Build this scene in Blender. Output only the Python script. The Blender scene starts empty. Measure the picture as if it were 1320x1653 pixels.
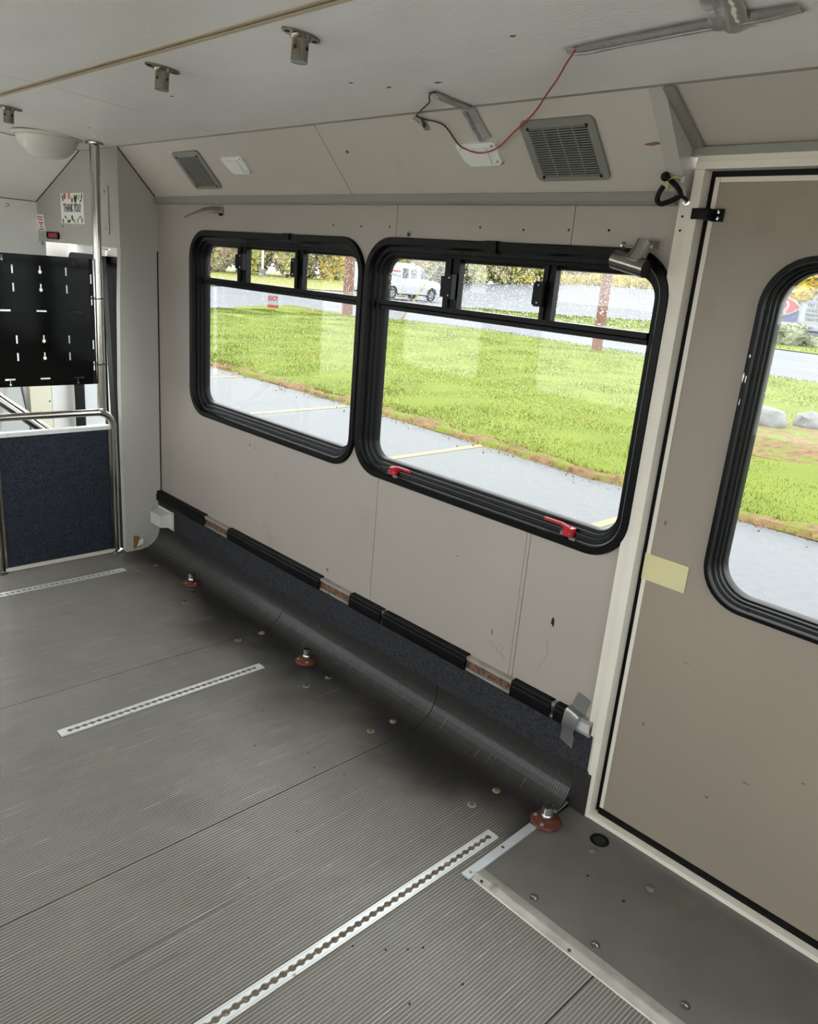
import bpy, bmesh, math, random
import numpy as np
from mathutils import Vector, Matrix
from mathutils.geometry import tessellate_polygon
from mathutils import noise as mnoise

random.seed(7)
SC = bpy.context.scene
COL = SC.collection

# ------------------------------------------------------------------ camera, sky, exposure
cam_d = bpy.data.cameras.new('camera')
cam = bpy.data.objects.new('camera', cam_d)
COL.objects.link(cam)
cam_d.sensor_fit = 'VERTICAL'
cam_d.sensor_height = 36.0
cam_d.lens = 1244.8 / 1653.0 * 36.0
cam_d.clip_start = 0.02
cam_d.clip_end = 600
_r = Vector((0.68901, 0.72022, 0.08093)); _u = Vector((-0.26999, 0.15144, 0.95088)); _b = Vector((0.67259, -0.67701, 0.29879))
cam.matrix_world = Matrix(((_r.x, _u.x, _b.x, 0.0), (_r.y, _u.y, _b.y, 0.0), (_r.z, _u.z, _b.z, 1.45), (0, 0, 0, 1)))
SC.camera = cam

world = bpy.data.worlds.new('overcast_sky')
SC.world = world
world.use_nodes = True
bg = world.node_tree.nodes['Background']
bg.inputs['Color'].default_value = (0.97, 0.985, 1.0, 1)     # even overcast sky
bg.inputs['Strength'].default_value = 3.0
SC.view_settings.view_transform = 'Standard'
SC.view_settings.look = 'None'
SC.view_settings.gamma = 1.0
SC.view_settings.use_curve_mapping = False
SC.view_settings.exposure = 1.22
try:
    SC.cycles.use_denoising = True
    SC.cycles.max_bounces = 14
    SC.cycles.diffuse_bounces = 8
    SC.cycles.glossy_bounces = 4
    SC.cycles.transparent_max_bounces = 16
    SC.cycles.sample_clamp_indirect = 12.0
    SC.cycles.caustics_refractive = False
    SC.cycles.caustics_reflective = False
except Exception:
    pass

# ------------------------------------------------------------------ materials
def lin(v):
    v /= 255.0
    return v / 12.92 if v <= 0.04045 else ((v + 0.055) / 1.055) ** 2.4
def C(r, g, b): return (lin(r), lin(g), lin(b), 1.0)

def surf(name, rgb, rough=0.5, metal=0.0, var=0.08, scale=6.0, rgb2=None, bump=0.0, bscale=120.0,
         spot=None, spot_scale=3.0, spot_lo=0.62, spot_hi=0.70, stretch=None, spec=0.5, coat=0.0, trans=0.0):
    """procedural surface: base colour with noise variation, optional blotches of a second colour, optional fine relief"""
    m = bpy.data.materials.new(name); m.use_nodes = True
    nt = m.node_tree; b = nt.nodes['Principled BSDF']
    base = C(*rgb)
    tc = nt.nodes.new('ShaderNodeTexCoord'); mp = nt.nodes.new('ShaderNodeMapping')
    nt.links.new(tc.outputs['Object'], mp.inputs['Vector'])
    if stretch: mp.inputs['Scale'].default_value = stretch
    nz = nt.nodes.new('ShaderNodeTexNoise'); nz.inputs['Scale'].default_value = scale; nz.inputs['Detail'].default_value = 6
    nt.links.new(mp.outputs['Vector'], nz.inputs['Vector'])
    rp = nt.nodes.new('ShaderNodeValToRGB')
    rp.color_ramp.elements[0].position = 0.3; rp.color_ramp.elements[1].position = 0.7
    c2 = C(*rgb2) if rgb2 else tuple(min(1, v * (1 + var)) for v in base[:3]) + (1,)
    rp.color_ramp.elements[0].color = tuple(v * (1 - var) for v in base[:3]) + (1,) if not rgb2 else base
    rp.color_ramp.elements[1].color = c2
    nt.links.new(nz.outputs['Fac'], rp.inputs['Fac'])
    out = rp.outputs['Color']
    if spot:
        n2 = nt.nodes.new('ShaderNodeTexNoise'); n2.inputs['Scale'].default_value = spot_scale; n2.inputs['Detail'].default_value = 8
        n2.inputs['Roughness'].default_value = 0.65
        nt.links.new(mp.outputs['Vector'], n2.inputs['Vector'])
        mr = nt.nodes.new('ShaderNodeMapRange'); mr.inputs['From Min'].default_value = spot_lo; mr.inputs['From Max'].default_value = spot_hi
        nt.links.new(n2.outputs['Fac'], mr.inputs['Value'])
        mx = nt.nodes.new('ShaderNodeMix'); mx.data_type = 'RGBA'
        nt.links.new(mr.outputs['Result'], mx.inputs['Factor']); nt.links.new(out, mx.inputs['A']); mx.inputs['B'].default_value = C(*spot)
        out = mx.outputs['Result']
    nt.links.new(out, b.inputs['Base Color'])
    b.inputs['Roughness'].default_value = rough; b.inputs['Metallic'].default_value = metal
    b.inputs['Specular IOR Level'].default_value = spec
    if coat: b.inputs['Coat Weight'].default_value = coat; b.inputs['Coat Roughness'].default_value = 0.15
    if trans: b.inputs['Transmission Weight'].default_value = trans
    if bump:
        n3 = nt.nodes.new('ShaderNodeTexNoise'); n3.inputs['Scale'].default_value = bscale; n3.inputs['Detail'].default_value = 4
        nt.links.new(mp.outputs['Vector'], n3.inputs['Vector'])
        bp = nt.nodes.new('ShaderNodeBump'); bp.inputs['Strength'].default_value = bump; bp.inputs['Distance'].default_value = 0.004
        nt.links.new(n3.outputs['Fac'], bp.inputs['Height']); nt.links.new(bp.outputs['Normal'], b.inputs['Normal'])
    return m

def glass_mat(name, tint=(0.97, 0.99, 0.98)):
    m = bpy.data.materials.new(name); m.use_nodes = True
    nt = m.node_tree; nt.nodes.remove(nt.nodes['Principled BSDF'])
    out = nt.nodes['Material Output']
    tr = nt.nodes.new('ShaderNodeBsdfTransparent'); tr.inputs['Color'].default_value = tint + (1,)
    gl = nt.nodes.new('ShaderNodeBsdfGlossy'); gl.inputs['Roughness'].default_value = 0.02
    lw = nt.nodes.new('ShaderNodeLayerWeight'); lw.inputs['Blend'].default_value = 0.5
    pw_ = nt.nodes.new('ShaderNodeMath'); pw_.operation = 'POWER'; pw_.inputs[1].default_value = 5.0
    fr = nt.nodes.new('ShaderNodeMath'); fr.operation = 'MULTIPLY_ADD'; fr.inputs[1].default_value = 0.9; fr.inputs[2].default_value = 0.03
    nt.links.new(lw.outputs['Facing'], pw_.inputs[0]); nt.links.new(pw_.outputs[0], fr.inputs[0])
    mx = nt.nodes.new('ShaderNodeMixShader')
    nt.links.new(fr.outputs[0], mx.inputs['Fac']); nt.links.new(tr.outputs['BSDF'], mx.inputs[1]); nt.links.new(gl.outputs['BSDF'], mx.inputs[2])
    nt.links.new(mx.outputs['Shader'], out.inputs['Surface'])
    return m

MAT = {}
M = MAT
M['wall'] = surf('wall_paint', (152, 144, 136), 0.42, var=0.035, scale=2.2, bump=0.05, bscale=260, spot=(138, 130, 121), spot_scale=3.5, spot_lo=0.62, spot_hi=0.8)
M['door'] = surf('door_paint', (134, 123, 111), 0.42, var=0.04, scale=2.0, bump=0.05, bscale=260, spot=(118, 107, 94), spot_scale=2.6, spot_lo=0.6, spot_hi=0.8)
M['ceil'] = surf('ceiling_laminate', (232, 230, 227), 0.36, var=0.04, scale=2.5, bump=0.16, bscale=70, spot=(242, 240, 237), spot_scale=9, spot_lo=0.62, spot_hi=0.72, stretch=(1, 2.5, 1))
M['slope'] = surf('cove_panel_laminate', (182, 175, 167), 0.42, var=0.03, scale=2.5, spot=(170, 161, 152), spot_scale=4, spot_lo=0.66, spot_hi=0.8)
M['white_panel'] = surf('white_cab_panel', (240, 239, 236), 0.45, var=0.02, scale=3)
M['pillar'] = surf('grey_moulded_plastic', (168, 165, 158), 0.48, var=0.04, scale=3, bump=0.03, bscale=300, spot=(154, 150, 143), spot_scale=4, spot_lo=0.64, spot_hi=0.8)
M['lip'] = surf('grey_trim_plastic', (128, 126, 119), 0.35, var=0.05, scale=4)
M['trimwhite'] = surf('white_painted_aluminium', (204, 198, 186), 0.35, var=0.05, scale=5, spot=(184, 174, 156), spot_scale=6, spot_lo=0.6, spot_hi=0.75)
M['sill'] = surf('worn_sill_paint', (212, 207, 194), 0.4, var=0.06, scale=9, spot=(96, 84, 66), spot_scale=22, spot_lo=0.66, spot_hi=0.72)
def floor_mat(name, worn, worn2, unworn, rough, streak):
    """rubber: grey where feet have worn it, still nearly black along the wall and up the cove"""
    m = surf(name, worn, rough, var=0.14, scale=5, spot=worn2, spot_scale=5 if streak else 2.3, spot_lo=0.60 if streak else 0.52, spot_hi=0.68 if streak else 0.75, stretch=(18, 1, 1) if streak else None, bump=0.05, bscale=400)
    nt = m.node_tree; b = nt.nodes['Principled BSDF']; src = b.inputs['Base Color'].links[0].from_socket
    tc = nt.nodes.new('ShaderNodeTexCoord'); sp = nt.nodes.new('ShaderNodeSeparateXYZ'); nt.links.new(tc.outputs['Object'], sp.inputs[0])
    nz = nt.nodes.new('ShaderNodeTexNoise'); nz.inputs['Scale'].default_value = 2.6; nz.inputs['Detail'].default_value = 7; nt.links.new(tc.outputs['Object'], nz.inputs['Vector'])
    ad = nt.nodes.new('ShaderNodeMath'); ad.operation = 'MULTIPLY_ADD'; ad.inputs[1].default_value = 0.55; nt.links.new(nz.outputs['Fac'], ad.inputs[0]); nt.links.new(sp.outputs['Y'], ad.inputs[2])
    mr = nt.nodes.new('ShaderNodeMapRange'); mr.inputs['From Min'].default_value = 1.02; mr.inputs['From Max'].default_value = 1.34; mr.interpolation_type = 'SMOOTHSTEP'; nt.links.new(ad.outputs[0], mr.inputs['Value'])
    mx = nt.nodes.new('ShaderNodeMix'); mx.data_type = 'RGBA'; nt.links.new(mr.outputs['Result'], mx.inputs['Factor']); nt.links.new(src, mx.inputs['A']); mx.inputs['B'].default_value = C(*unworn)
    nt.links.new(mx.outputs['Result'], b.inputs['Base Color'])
    return m
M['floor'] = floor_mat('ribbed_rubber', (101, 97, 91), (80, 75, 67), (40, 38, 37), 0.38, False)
M['rib'] = floor_mat('worn_highlit_rib_top', (156, 151, 142), (196, 192, 184), (52, 50, 48), 0.38, True)  # rib tops paler from wear, with the ridge highlight painted in
M['scratch'] = surf('pale_scratch', (150, 147, 140), 0.5, var=0.3, scale=60)
M['stain'] = surf('dark_oil_stain', (44, 37, 31), 0.5, var=0.3, scale=30)
M['base'] = surf('dark_underlay', (26, 25, 24), 0.8)
M['plate'] = surf('dark_worn_floor_plate', (92, 89, 84), 0.42, var=0.14, scale=7, spot=(120, 104, 82), spot_scale=2.6, spot_lo=0.6, spot_hi=0.72, bump=0.05, bscale=200)
M['black'] = surf('black_powder_coat', (5, 5, 5), 0.40, var=0.15, scale=10, bump=0.02, bscale=300, spec=0.14)
M['blackgloss'] = surf('black_gloss_board', (5, 6, 5), 0.12, var=0.1, scale=4, spec=0.18)
M['rubber'] = surf('black_rubber', (7, 7, 7), 0.5, var=0.2, scale=8, spec=0.16)
M['dark'] = surf('dark_cavity', (12, 11, 10), 0.8)
M['steel'] = surf('stainless_steel', (176, 172, 165), 0.2, 1.0, var=0.06, scale=12, stretch=(1, 1, 0.1))
M['chrome'] = surf('zinc_plated', (214, 214, 214), 0.2, 1.0, var=0.08, scale=30)
M['nickel'] = surf('worn_nickel', (140, 132, 120), 0.24, 1.0, var=0.1, scale=25)
M['alu'] = surf('weathered_aluminium', (222, 222, 222), 0.42, 0.55, var=0.08, scale=14, spot=(150, 146, 140), spot_scale=26, spot_lo=0.62, spot_hi=0.7)
M['aluraw'] = surf('dull_raw_aluminium', (168, 164, 156), 0.45, 0.6, var=0.15, scale=20, spot=(120, 106, 90), spot_scale=16, spot_lo=0.6, spot_hi=0.7)
M['galv'] = surf('galvanised_bar', (204, 208, 212), 0.4, 0.55, var=0.08, scale=12, spot=(150, 140, 128), spot_scale=18, spot_lo=0.62, spot_hi=0.7)
M['rust'] = surf('rusty_cast_iron', (96, 46, 30), 0.65, 0.2, var=0.3, scale=40, spot=(58, 30, 22), spot_scale=30, spot_lo=0.5, spot_hi=0.65, bump=0.4, bscale=120)
M['rusttrack'] = surf('rusted_track_web', (110, 80, 58), 0.7, 0.1, var=0.3, scale=60, spot=(58, 42, 34), spot_scale=70, spot_lo=0.48, spot_hi=0.58, bump=0.4, bscale=200)
M['dirt'] = surf('gritty_track_dirt', (96, 84, 72), 0.85, var=0.4, scale=60, spot=(150, 132, 108), spot_scale=45, spot_lo=0.55, spot_hi=0.65)
M['carpet'] = surf('blue_grey_carpet', (50, 50, 54), 0.95, var=0.55, scale=160, bump=0.8, bscale=320, spec=0.1)
M['carpetblue'] = surf('navy_panel_carpet', (45, 49, 57), 0.95, var=0.6, scale=170, bump=0.8, bscale=320, spec=0.1)
M['tape'] = surf('silver_duct_tape', (168, 168, 166), 0.3, 0.5, var=0.05, scale=20, bump=0.1, bscale=60)
M['foil'] = surf('aluminium_foil_tape', (246, 245, 242), 0.13, 0.8, var=0.03, scale=30, bump=0.2, bscale=60)
M['vent'] = surf('grey_vent_plastic', (122, 122, 116), 0.45, var=0.04)
M['lens'] = surf('white_lens_plastic', (214, 216, 213), 0.18, var=0.02)
M['dome'] = surf('off_white_dome_plastic', (214, 211, 202), 0.3, var=0.02)
M['cream'] = surf('cream_plastic', (192, 182, 140), 0.45, var=0.03, scale=8)
M['boxwhite'] = surf('white_box_plastic', (196, 194, 186), 0.4, var=0.03)
M['red'] = surf('red_plastic', (158, 20, 30), 0.35, var=0.06)
M['redwire'] = surf('red_wire', (150, 34, 36), 0.45)
M['blackwire'] = surf('black_wire', (22, 18, 18), 0.45)
M['yellowtie'] = surf('yellow_cable_tie', (196, 186, 96), 0.5)
M['strip'] = surf('beige_ceiling_strip', (178, 164, 138), 0.5, var=0.12, scale=20, stretch=(0.2, 1, 1))
M['stripgroove'] = surf('brown_strip_groove', (112, 96, 74), 0.6, var=0.2, scale=40)
M['paper'] = surf('white_print', (232, 236, 234), 0.5, var=0.01)
M['ink'] = surf('black_ink', (38, 40, 46), 0.5)
M['redink'] = surf('red_ink', (200, 62, 58), 0.5)
M['printred'] = surf('tulip_red', (186, 82, 84), 0.5)
M['printorange'] = surf('tulip_orange', (216, 138, 108), 0.5)
M['printgreen'] = surf('leaf_green', (58, 78, 48), 0.5)
M['printlime'] = surf('leaf_lime', (186, 196, 136), 0.5)
M['glass'] = glass_mat('window_glass')
M['drop'] = surf('rain_drop', (250, 250, 250), 0.02, var=0.0, trans=1.0)
M['drop'].node_tree.nodes['Principled BSDF'].inputs['IOR'].default_value = 1.33
M['rustmark'] = surf('rust_scrape', (122, 86, 56), 0.7, var=0.2, scale=60)
M['scuff'] = surf('dark_scuff', (98, 90, 80), 0.7, var=0.3, scale=60)
# outdoors
M['asphalt'] = surf('wet_asphalt', (66, 67, 70), 0.7, var=0.14, scale=9, spot=(76, 77, 80), spot_scale=60, spot_lo=0.5, spot_hi=0.62, bump=0.25, bscale=60)
M['road'] = surf('road_asphalt', (66, 68, 74), 0.6, var=0.16, scale=0.6, stretch=(0.4, 1.6, 1), spec=0.15)
M['lineyellow'] = surf('faded_yellow_line_paint', (106, 98, 48), 0.6, var=0.15, scale=9)
M['soil'] = surf('lawn_soil', (76, 87, 25), 0.9, rgb2=(87, 95, 30), scale=0.7, spot=(104, 88, 42), spot_scale=0.45, spot_lo=0.62, spot_hi=0.75, spec=0.1)
M['mulch'] = surf('brown_leaf_litter', (92, 72, 50), 0.9, var=0.4, scale=9, spot=(80, 88, 30), spot_scale=2.2, spot_lo=0.44, spot_hi=0.58, spec=0.1)
for nm, col in dict(g1=(72, 82, 22), g2=(83, 92, 26), g3=(63, 78, 23), g4=(95, 95, 37)).items():
    M[nm] = surf('grass_' + nm, col, 0.7, var=0.1, spec=0.15)
M['leaf_dry'] = surf('dry_leaf', (112, 76, 44), 0.8, var=0.25, scale=2)
M['utilpole'] = surf('weathered_pole_wood', (88, 58, 46), 0.85, var=0.3, scale=5, stretch=(4, 4, 0.4), bump=0.5, bscale=30)
M['vanwhite'] = surf('white_van_paint', (130, 133, 137), 0.3, var=0.01)
M['vanglass'] = surf('dark_van_glass', (26, 30, 34), 0.25)
M['tyre'] = surf('tyre_rubber', (18, 18, 19), 0.8)
M['hub'] = surf('wheel_hub', (92, 94, 98), 0.4, 0.4)
M['signyellow'] = surf('yellow_guard_plastic', (138, 112, 20), 0.5)
M['reflector'] = surf('pale_light_reflector', (186, 182, 174), 0.8, var=0.08, scale=1.5)  # pale ground added on the unseen side as a light reflector
M['concrete'] = surf('pale_stone', (92, 91, 92), 0.8, var=0.2, scale=4, bump=0.6, bscale=12)
M['signwhite'] = surf('white_sign_face', (114, 117, 122), 0.5, var=0.01)
M['signblue'] = surf('blue_sign_face', (20, 28, 78), 0.5, var=0.05)
M['signred'] = surf('red_sign_face', (124, 12, 24), 0.5, var=0.05)
M['signorange'] = surf('orange_sign_face', (150, 92, 30), 0.5, var=0.05)
M['vanprint'] = surf('faded_red_print', (116, 52, 52), 0.5)
M['signink'] = surf('black_sign_letters', (8, 8, 10), 0.5)
M['cabcream'] = surf('pale_cream_panel', (234, 230, 206), 0.45, var=0.02)
M['bark'] = surf('tree_bark', (84, 72, 62), 0.9, var=0.2)
for nm, col in dict(olive=(122, 120, 64), lime=(136, 136, 68), gold=(160, 138, 58), brown=(124, 106, 82), mauve=(136, 106, 90), dkgreen=(82, 90, 62), sage=(116, 118, 98)).items():
    M['f_' + nm] = surf('foliage_' + nm, col, 0.8, var=0.3, scale=0.9, spec=0.1)
M['housewall'] = surf('pale_house_siding', (112, 114, 118), 0.7)
M['houseroof'] = surf('dull_red_roof', (98, 62, 62), 0.8)

# ------------------------------------------------------------------ mesh helpers
def bm_new(): return bmesh.new()
def box(bm, x0, x1, y0, y1, z0, z1):
    v = [bm.verts.new(p) for p in ((x0, y0, z0), (x1, y0, z0), (x1, y1, z0), (x0, y1, z0), (x0, y0, z1), (x1, y0, z1), (x1, y1, z1), (x0, y1, z1))]
    for f in ((0, 3, 2, 1), (4, 5, 6, 7), (0, 1, 5, 4), (1, 2, 6, 5), (2, 3, 7, 6), (3, 0, 4, 7)):
        bm.faces.new([v[i] for i in f])
    return v
def boxm(bm, mtx, sx, sy, sz):
    v = box(bm, -sx / 2, sx / 2, -sy / 2, sy / 2, -sz / 2, sz / 2)
    for q in v: q.co = mtx @ q.co
def prism(bm, outer, holes, f, w0, w1):
    """solid plate: 2-D outline with holes, f(u, v, w) -> point"""
    loops = [list(outer)] + [list(h) for h in holes]
    tris = tessellate_polygon([[Vector((p[0], p[1], 0)) for p in l] for l in loops])
    flat = [p for l in loops for p in l]
    a = [bm.verts.new(f(p[0], p[1], w0)) for p in flat]
    b = [bm.verts.new(f(p[0], p[1], w1)) for p in flat]
    for t in tris:
        try: bm.faces.new([a[i] for i in t])
        except ValueError: pass
        try: bm.faces.new([b[i] for i in reversed(t)])
        except ValueError: pass
    k = 0
    for l in loops:
        n = len(l)
        for i in range(n):
            j = (i + 1) % n
            bm.faces.new((a[k + i], a[k + j], b[k + j], b[k + i]))
        k += n
def rrect(x0, x1, z0, z1, r, seg=8):
    pts = []
    for cx, cz, a0 in ((x1 - r, z1 - r, 0), (x0 + r, z1 - r, 90), (x0 + r, z0 + r, 180), (x1 - r, z0 + r, 270)):
        for i in range(seg + 1):
            a = math.radians(a0 + 90 * i / seg)
            pts.append((cx + r * math.cos(a), cz + r * math.sin(a)))
    return pts
def circ(cx, cz, r, n=12): return [(cx + r * math.cos(2 * math.pi * i / n), cz + r * math.sin(2 * math.pi * i / n)) for i in range(n)]
def loft(bm, loops, closed=True, cap0=False, cap1=False, mat=None):
    vs = [[bm.verts.new(p) for p in l] for l in loops]
    n = len(vs[0])
    for a, b in zip(vs[:-1], vs[1:]):
        for i in range(n if closed else n - 1):
            j = (i + 1) % n
            f = bm.faces.new((a[i], a[j], b[j], b[i]))
            if mat is not None: f.material_index = mat
    if cap0: bm.faces.new(list(reversed(vs[0])))
    if cap1: bm.faces.new(vs[-1])
    return vs
def tube(bm, pts, r, n=12, caps=True, closed=False):
    P = [Vector(p) for p in pts]
    m = len(P)
    rs = r if isinstance(r, (list, tuple)) else [r] * m
    up = None; loops = []
    for i in range(m):
        if closed: t = P[(i + 1) % m] - P[i - 1]
        else: t = P[min(i + 1, m - 1)] - P[max(i - 1, 0)]
        t.normalize()
        if up is None:
            up = Vector((0, 0, 1)) if abs(t.z) < 0.9 else Vector((1, 0, 0))
        s = t.cross(up)
        if s.length < 1e-6: s = t.cross(Vector((0, 1, 0)))
        s.normalize(); up = s.cross(t).normalized()
        loops.append([P[i] + rs[i] * (math.cos(2 * math.pi * k / n) * s + math.sin(2 * math.pi * k / n) * up) for k in range(n)])
    if closed: loops.append(loops[0])
    loft(bm, loops, True, caps and not closed, caps and not closed)
    if closed: bmesh.ops.remove_doubles(bm, verts=bm.verts, dist=1e-6)
def smooth_path(pts, k=6):
    """Catmull-Rom through the points"""
    P = [Vector(p) for p in pts]; out = []
    for i in range(len(P) - 1):
        p0 = P[max(i - 1, 0)]; p1 = P[i]; p2 = P[i + 1]; p3 = P[min(i + 2, len(P) - 1)]
        for j in range(k):
            t = j / k
            out.append(0.5 * ((2 * p1) + (-p0 + p2) * t + (2 * p0 - 5 * p1 + 4 * p2 - p3) * t * t + (-p0 + 3 * p1 - 3 * p2 + p3) * t ** 3))
    out.append(P[-1]); return out
def lathe(bm, prof, o=(0, 0, 0), axis='z', n=20):
    o = Vector(o); loops = []
    for r, h in prof:
        l = []
        for i in range(n):
            a = 2 * math.pi * i / n
            c, s = r * math.cos(a), r * math.sin(a)
            l.append(o + (Vector((c, s, h)) if axis == 'z' else Vector((c, h, -s)) if axis == 'y' else Vector((h, c, s))))
        loops.append(l)
    loft(bm, loops, True, True, True)

def root_loc(o):
    v = Vector((0, 0, 0))
    while o is not None:
        v += o.location; o = o.parent
    return v
def obj(name, bm, mat, parent=None, smooth=False, bevel=0.0, local=False, mats=None, segs=2, fix=True):
    if bevel > 0:
        bmesh.ops.bevel(bm, geom=[e for e in bm.edges if len(e.link_faces) == 2 and e.calc_face_angle(0) > 0.5], offset=bevel, segments=segs, affect='EDGES', clamp_overlap=True, profile=0.5)
    if fix: bmesh.ops.recalc_face_normals(bm, faces=bm.faces)
    if smooth:
        for f in bm.faces: f.smooth = True
        for e in bm.edges:
            if len(e.link_faces) == 2 and e.calc_face_angle(0) > math.radians(38): e.smooth = False
    me = bpy.data.meshes.new(name)
    o = bpy.data.objects.new(name, me)
    if not local:
        if parent is None:
            xs = [v.co for v in bm.verts]
            c = Vector(((min(p.x for p in xs) + max(p.x for p in xs)) / 2, (min(p.y for p in xs) + max(p.y for p in xs)) / 2, min(p.z for p in xs)))
            o.location = c
        else: c = root_loc(parent)
        bmesh.ops.translate(bm, verts=bm.verts, vec=-c)
    bm.to_mesh(me); bm.free()
    for k in (mats or [mat]): me.materials.append(M[k] if isinstance(k, str) else k)
    COL.objects.link(o)
    if parent is not None: o.parent = parent
    return o
def empty(name, loc, rz=0.0):
    o = bpy.data.objects.new(name, None); o.location = loc; o.rotation_euler = (0, 0, rz); o.empty_display_size = 0.1
    COL.objects.link(o); return o
def tag(o, label, cat, group=None, kind=None):
    o['label'] = label; o['category'] = cat
    if group: o['group'] = group
    if kind: o['kind'] = kind
    return o
def copy_tree(o, parent=None):
    c = o.copy(); COL.objects.link(c); c.parent = parent
    for ch in list(o.children): copy_tree(ch, c)
    return c
def bx(name, mat, parent, x0, x1, y0, y1, z0, z1, bevel=0.0, smooth=False):
    b = bm_new(); box(b, min(x0, x1), max(x0, x1), min(y0, y1), max(y0, y1), min(z0, z1), max(z0, z1))
    return obj(name, b, mat, parent, smooth, bevel)
def text_mesh(name, s, size, mat, parent, mtx, align='CENTER', sx=1.0, bold=0.0, shear=0.0, ext=0.0004):
    cu = bpy.data.curves.new(name, 'FONT'); cu.body = s; cu.size = size; cu.align_x = align; cu.align_y = 'CENTER'
    cu.extrude = ext; cu.offset = bold; cu.shear = shear; cu.resolution_u = 3
    t = bpy.data.objects.new(name + '_curve', cu); COL.objects.link(t)
    bpy.context.view_layer.update()
    me = bpy.data.meshes.new_from_object(t.evaluated_get(bpy.context.evaluated_depsgraph_get()))
    bpy.data.objects.remove(t); bpy.data.curves.remove(cu)
    me.name = name
    me.transform(mtx @ Matrix.Diagonal((sx, 1, 1, 1)))
    me.materials.clear(); me.materials.append(M[mat])
    o = bpy.data.objects.new(name, me); COL.objects.link(o); o.parent = parent
    me.transform(Matrix.Translation(-root_loc(parent)) if parent is not None and parent.rotation_euler.z == 0 else Matrix.Identity(4))
    return o
YF = lambda u, v, w: (u, w, v)          # plate in the x-z plane, w along y
XF = lambda u, v, w: (w, u, v)          # plate in the y-z plane, w along x
ZF = lambda u, v, w: (u, v, w)

# ================================================================== STRUCTURE
YW = 1.745            # inner face of the wall with the windows
X0, X1 = -3.50, 1.70  # front pillar, rear wall
CEIL = [(-0.60, 1.667), (-0.42, 1.850), (0.19, 1.887), (0.57, 1.893), (0.957, 1.887), (1.565, 1.850)]
def ceil_z(y):
    for (a, za), (b, zb) in zip(CEIL[:-1], CEIL[1:]):
        if a <= y <= b: return za + (zb - za) * (y - a) / (b - a)
    return CEIL[-1][1] if y > 1 else CEIL[0][1]

# ---- floor: dark subfloor with ribbed sheets that run up the wall as a cove
b = bm_new(); box(b, -3.56, X1, -0.655, 1.80, -0.08, -0.008)
floor = tag(obj('floor', b, 'base'), 'ribbed grey rubber bus floor sheets running up the wall as a cove', 'floor', kind='structure')
def floor_sheet(xa, xb, yend=None, pitch=0.0085):
    prof = []                                   # (x, height, is_rib_face_to_next)
    n = max(1, int((xb - xa) / pitch)); p = (xb - xa) / n
    for i in range(n):
        x = xa + i * p
        prof += [(x, 0.0, 0), (x + p * 0.62, 0.0, 0), (x + p * 0.70, 0.0014, 1), (x + p * 0.92, 0.0014, 0)]
    prof.append((xb, 0.0, 0))
    if yend is None:
        path = [(-0.60, 0.0, 0, 1)]
        path += [(0.2, 0.0, 0, 1), (1.0, 0.0, 0, 1), (1.632, 0.0, 0, 1)]
        for k in range(1, 9):                   # quarter-round cove, radius 10 cm
            a = math.radians(90 * k / 8)
            path.append((1.632 + 0.10 * math.sin(a), 0.10 - 0.10 * math.cos(a), -math.sin(a), math.cos(a)))
        path.append((1.732, 0.138, -1, 0))
    else:
        path = [(-0.60, 0.0, 0, 1), (0.3, 0.0, 0, 1), (yend, 0.0, 0, 1)]
    bm = bm_new()
    rows = [[bm.verts.new((x, y + h * ny, z + h * nz)) for (x, h, _) in prof] for (y, z, ny, nz) in path]
    for ra, rb in zip(rows[:-1], rows[1:]):
        for i in range(len(prof) - 1):
            f = bm.faces.new((ra[i], ra[i + 1], rb[i + 1], rb[i])); f.material_index = prof[i][2]
    # turned-down edges and top lip give the sheet its thickness
    for col in (0, len(prof) - 1):
        e = [r[col] for r in rows]
        low = [bm.verts.new((v.co.x, v.co.y + 0.007 * -p_[2], v.co.z - 0.007 * p_[3])) for v, p_ in zip(e, path)]
        for i in range(len(e) - 1): bm.faces.new((e[i], e[i + 1], low[i + 1], low[i]))
    top = rows[-1]; ny, nz = path[-1][2], path[-1][3]
    back = [bm.verts.new((v.co.x, v.co.y - 0.003 * ny, v.co.z - 0.003 * nz)) for v in top]
    for i in range(len(top) - 1): bm.faces.new((top[i], top[i + 1], back[i + 1], back[i]))
    return obj('floor_sheet', bm, None, floor, mats=['floor', 'rib'])
G = 0.0016
floor_sheet(-3.555, -2.402 - G)
floor_sheet(-2.402 + G, -1.517 - G)
floor_sheet(-1.517 + G, -0.962)
floor_sheet(-0.962, -0.588 - G, 1.298)
floor_sheet(-0.588 + G, 0.33, 1.298)
floor_sheet(0.33 + G, X1, 1.298)
# strip of cove that carries on beside the door post
b = bm_new(); box(b, -0.962, -0.905, 1.724, 1.738, 0.0, 0.138); obj('cove_end', b, 'floor', floor)

# ---- wall with the windows
W1 = (-3.183, -2.030, 0.752, 1.538)
W2 = (-2.025, -0.928, 0.760, 1.543)
W3 = (-0.726, 0.16, 0.740, 1.545)
def inset(w, d): return (w[0] + d, w[1] - d, w[2] + d, w[3] - d)
h1 = rrect(*inset(W1, 0.018), 0.10); h2 = rrect(*inset(W2, 0.018), 0.10)
b = bm_new()
prism(b, [(X0 - 0.1, -0.1), (X1, -0.1), (X1, 1.72), (X0 - 0.1, 1.72)], [h1, h2, [(-0.895, 0.0), (0.455, 0.0), (0.455, 1.715), (-0.895, 1.715)]], YF, 1.757, 1.80)
wall_r = tag(obj('wall_right', b, 'white_panel'), 'greige panelled bus side wall holding the two black framed windows', 'wall', kind='structure')
PB, PT = 0.12, 1.668
def wpanel(outer, holes=()):
    bm = bm_new(); prism(bm, outer, holes, YF, YW, YW + 0.012); return obj('wall_panel', bm, 'wall', wall_r)
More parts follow.
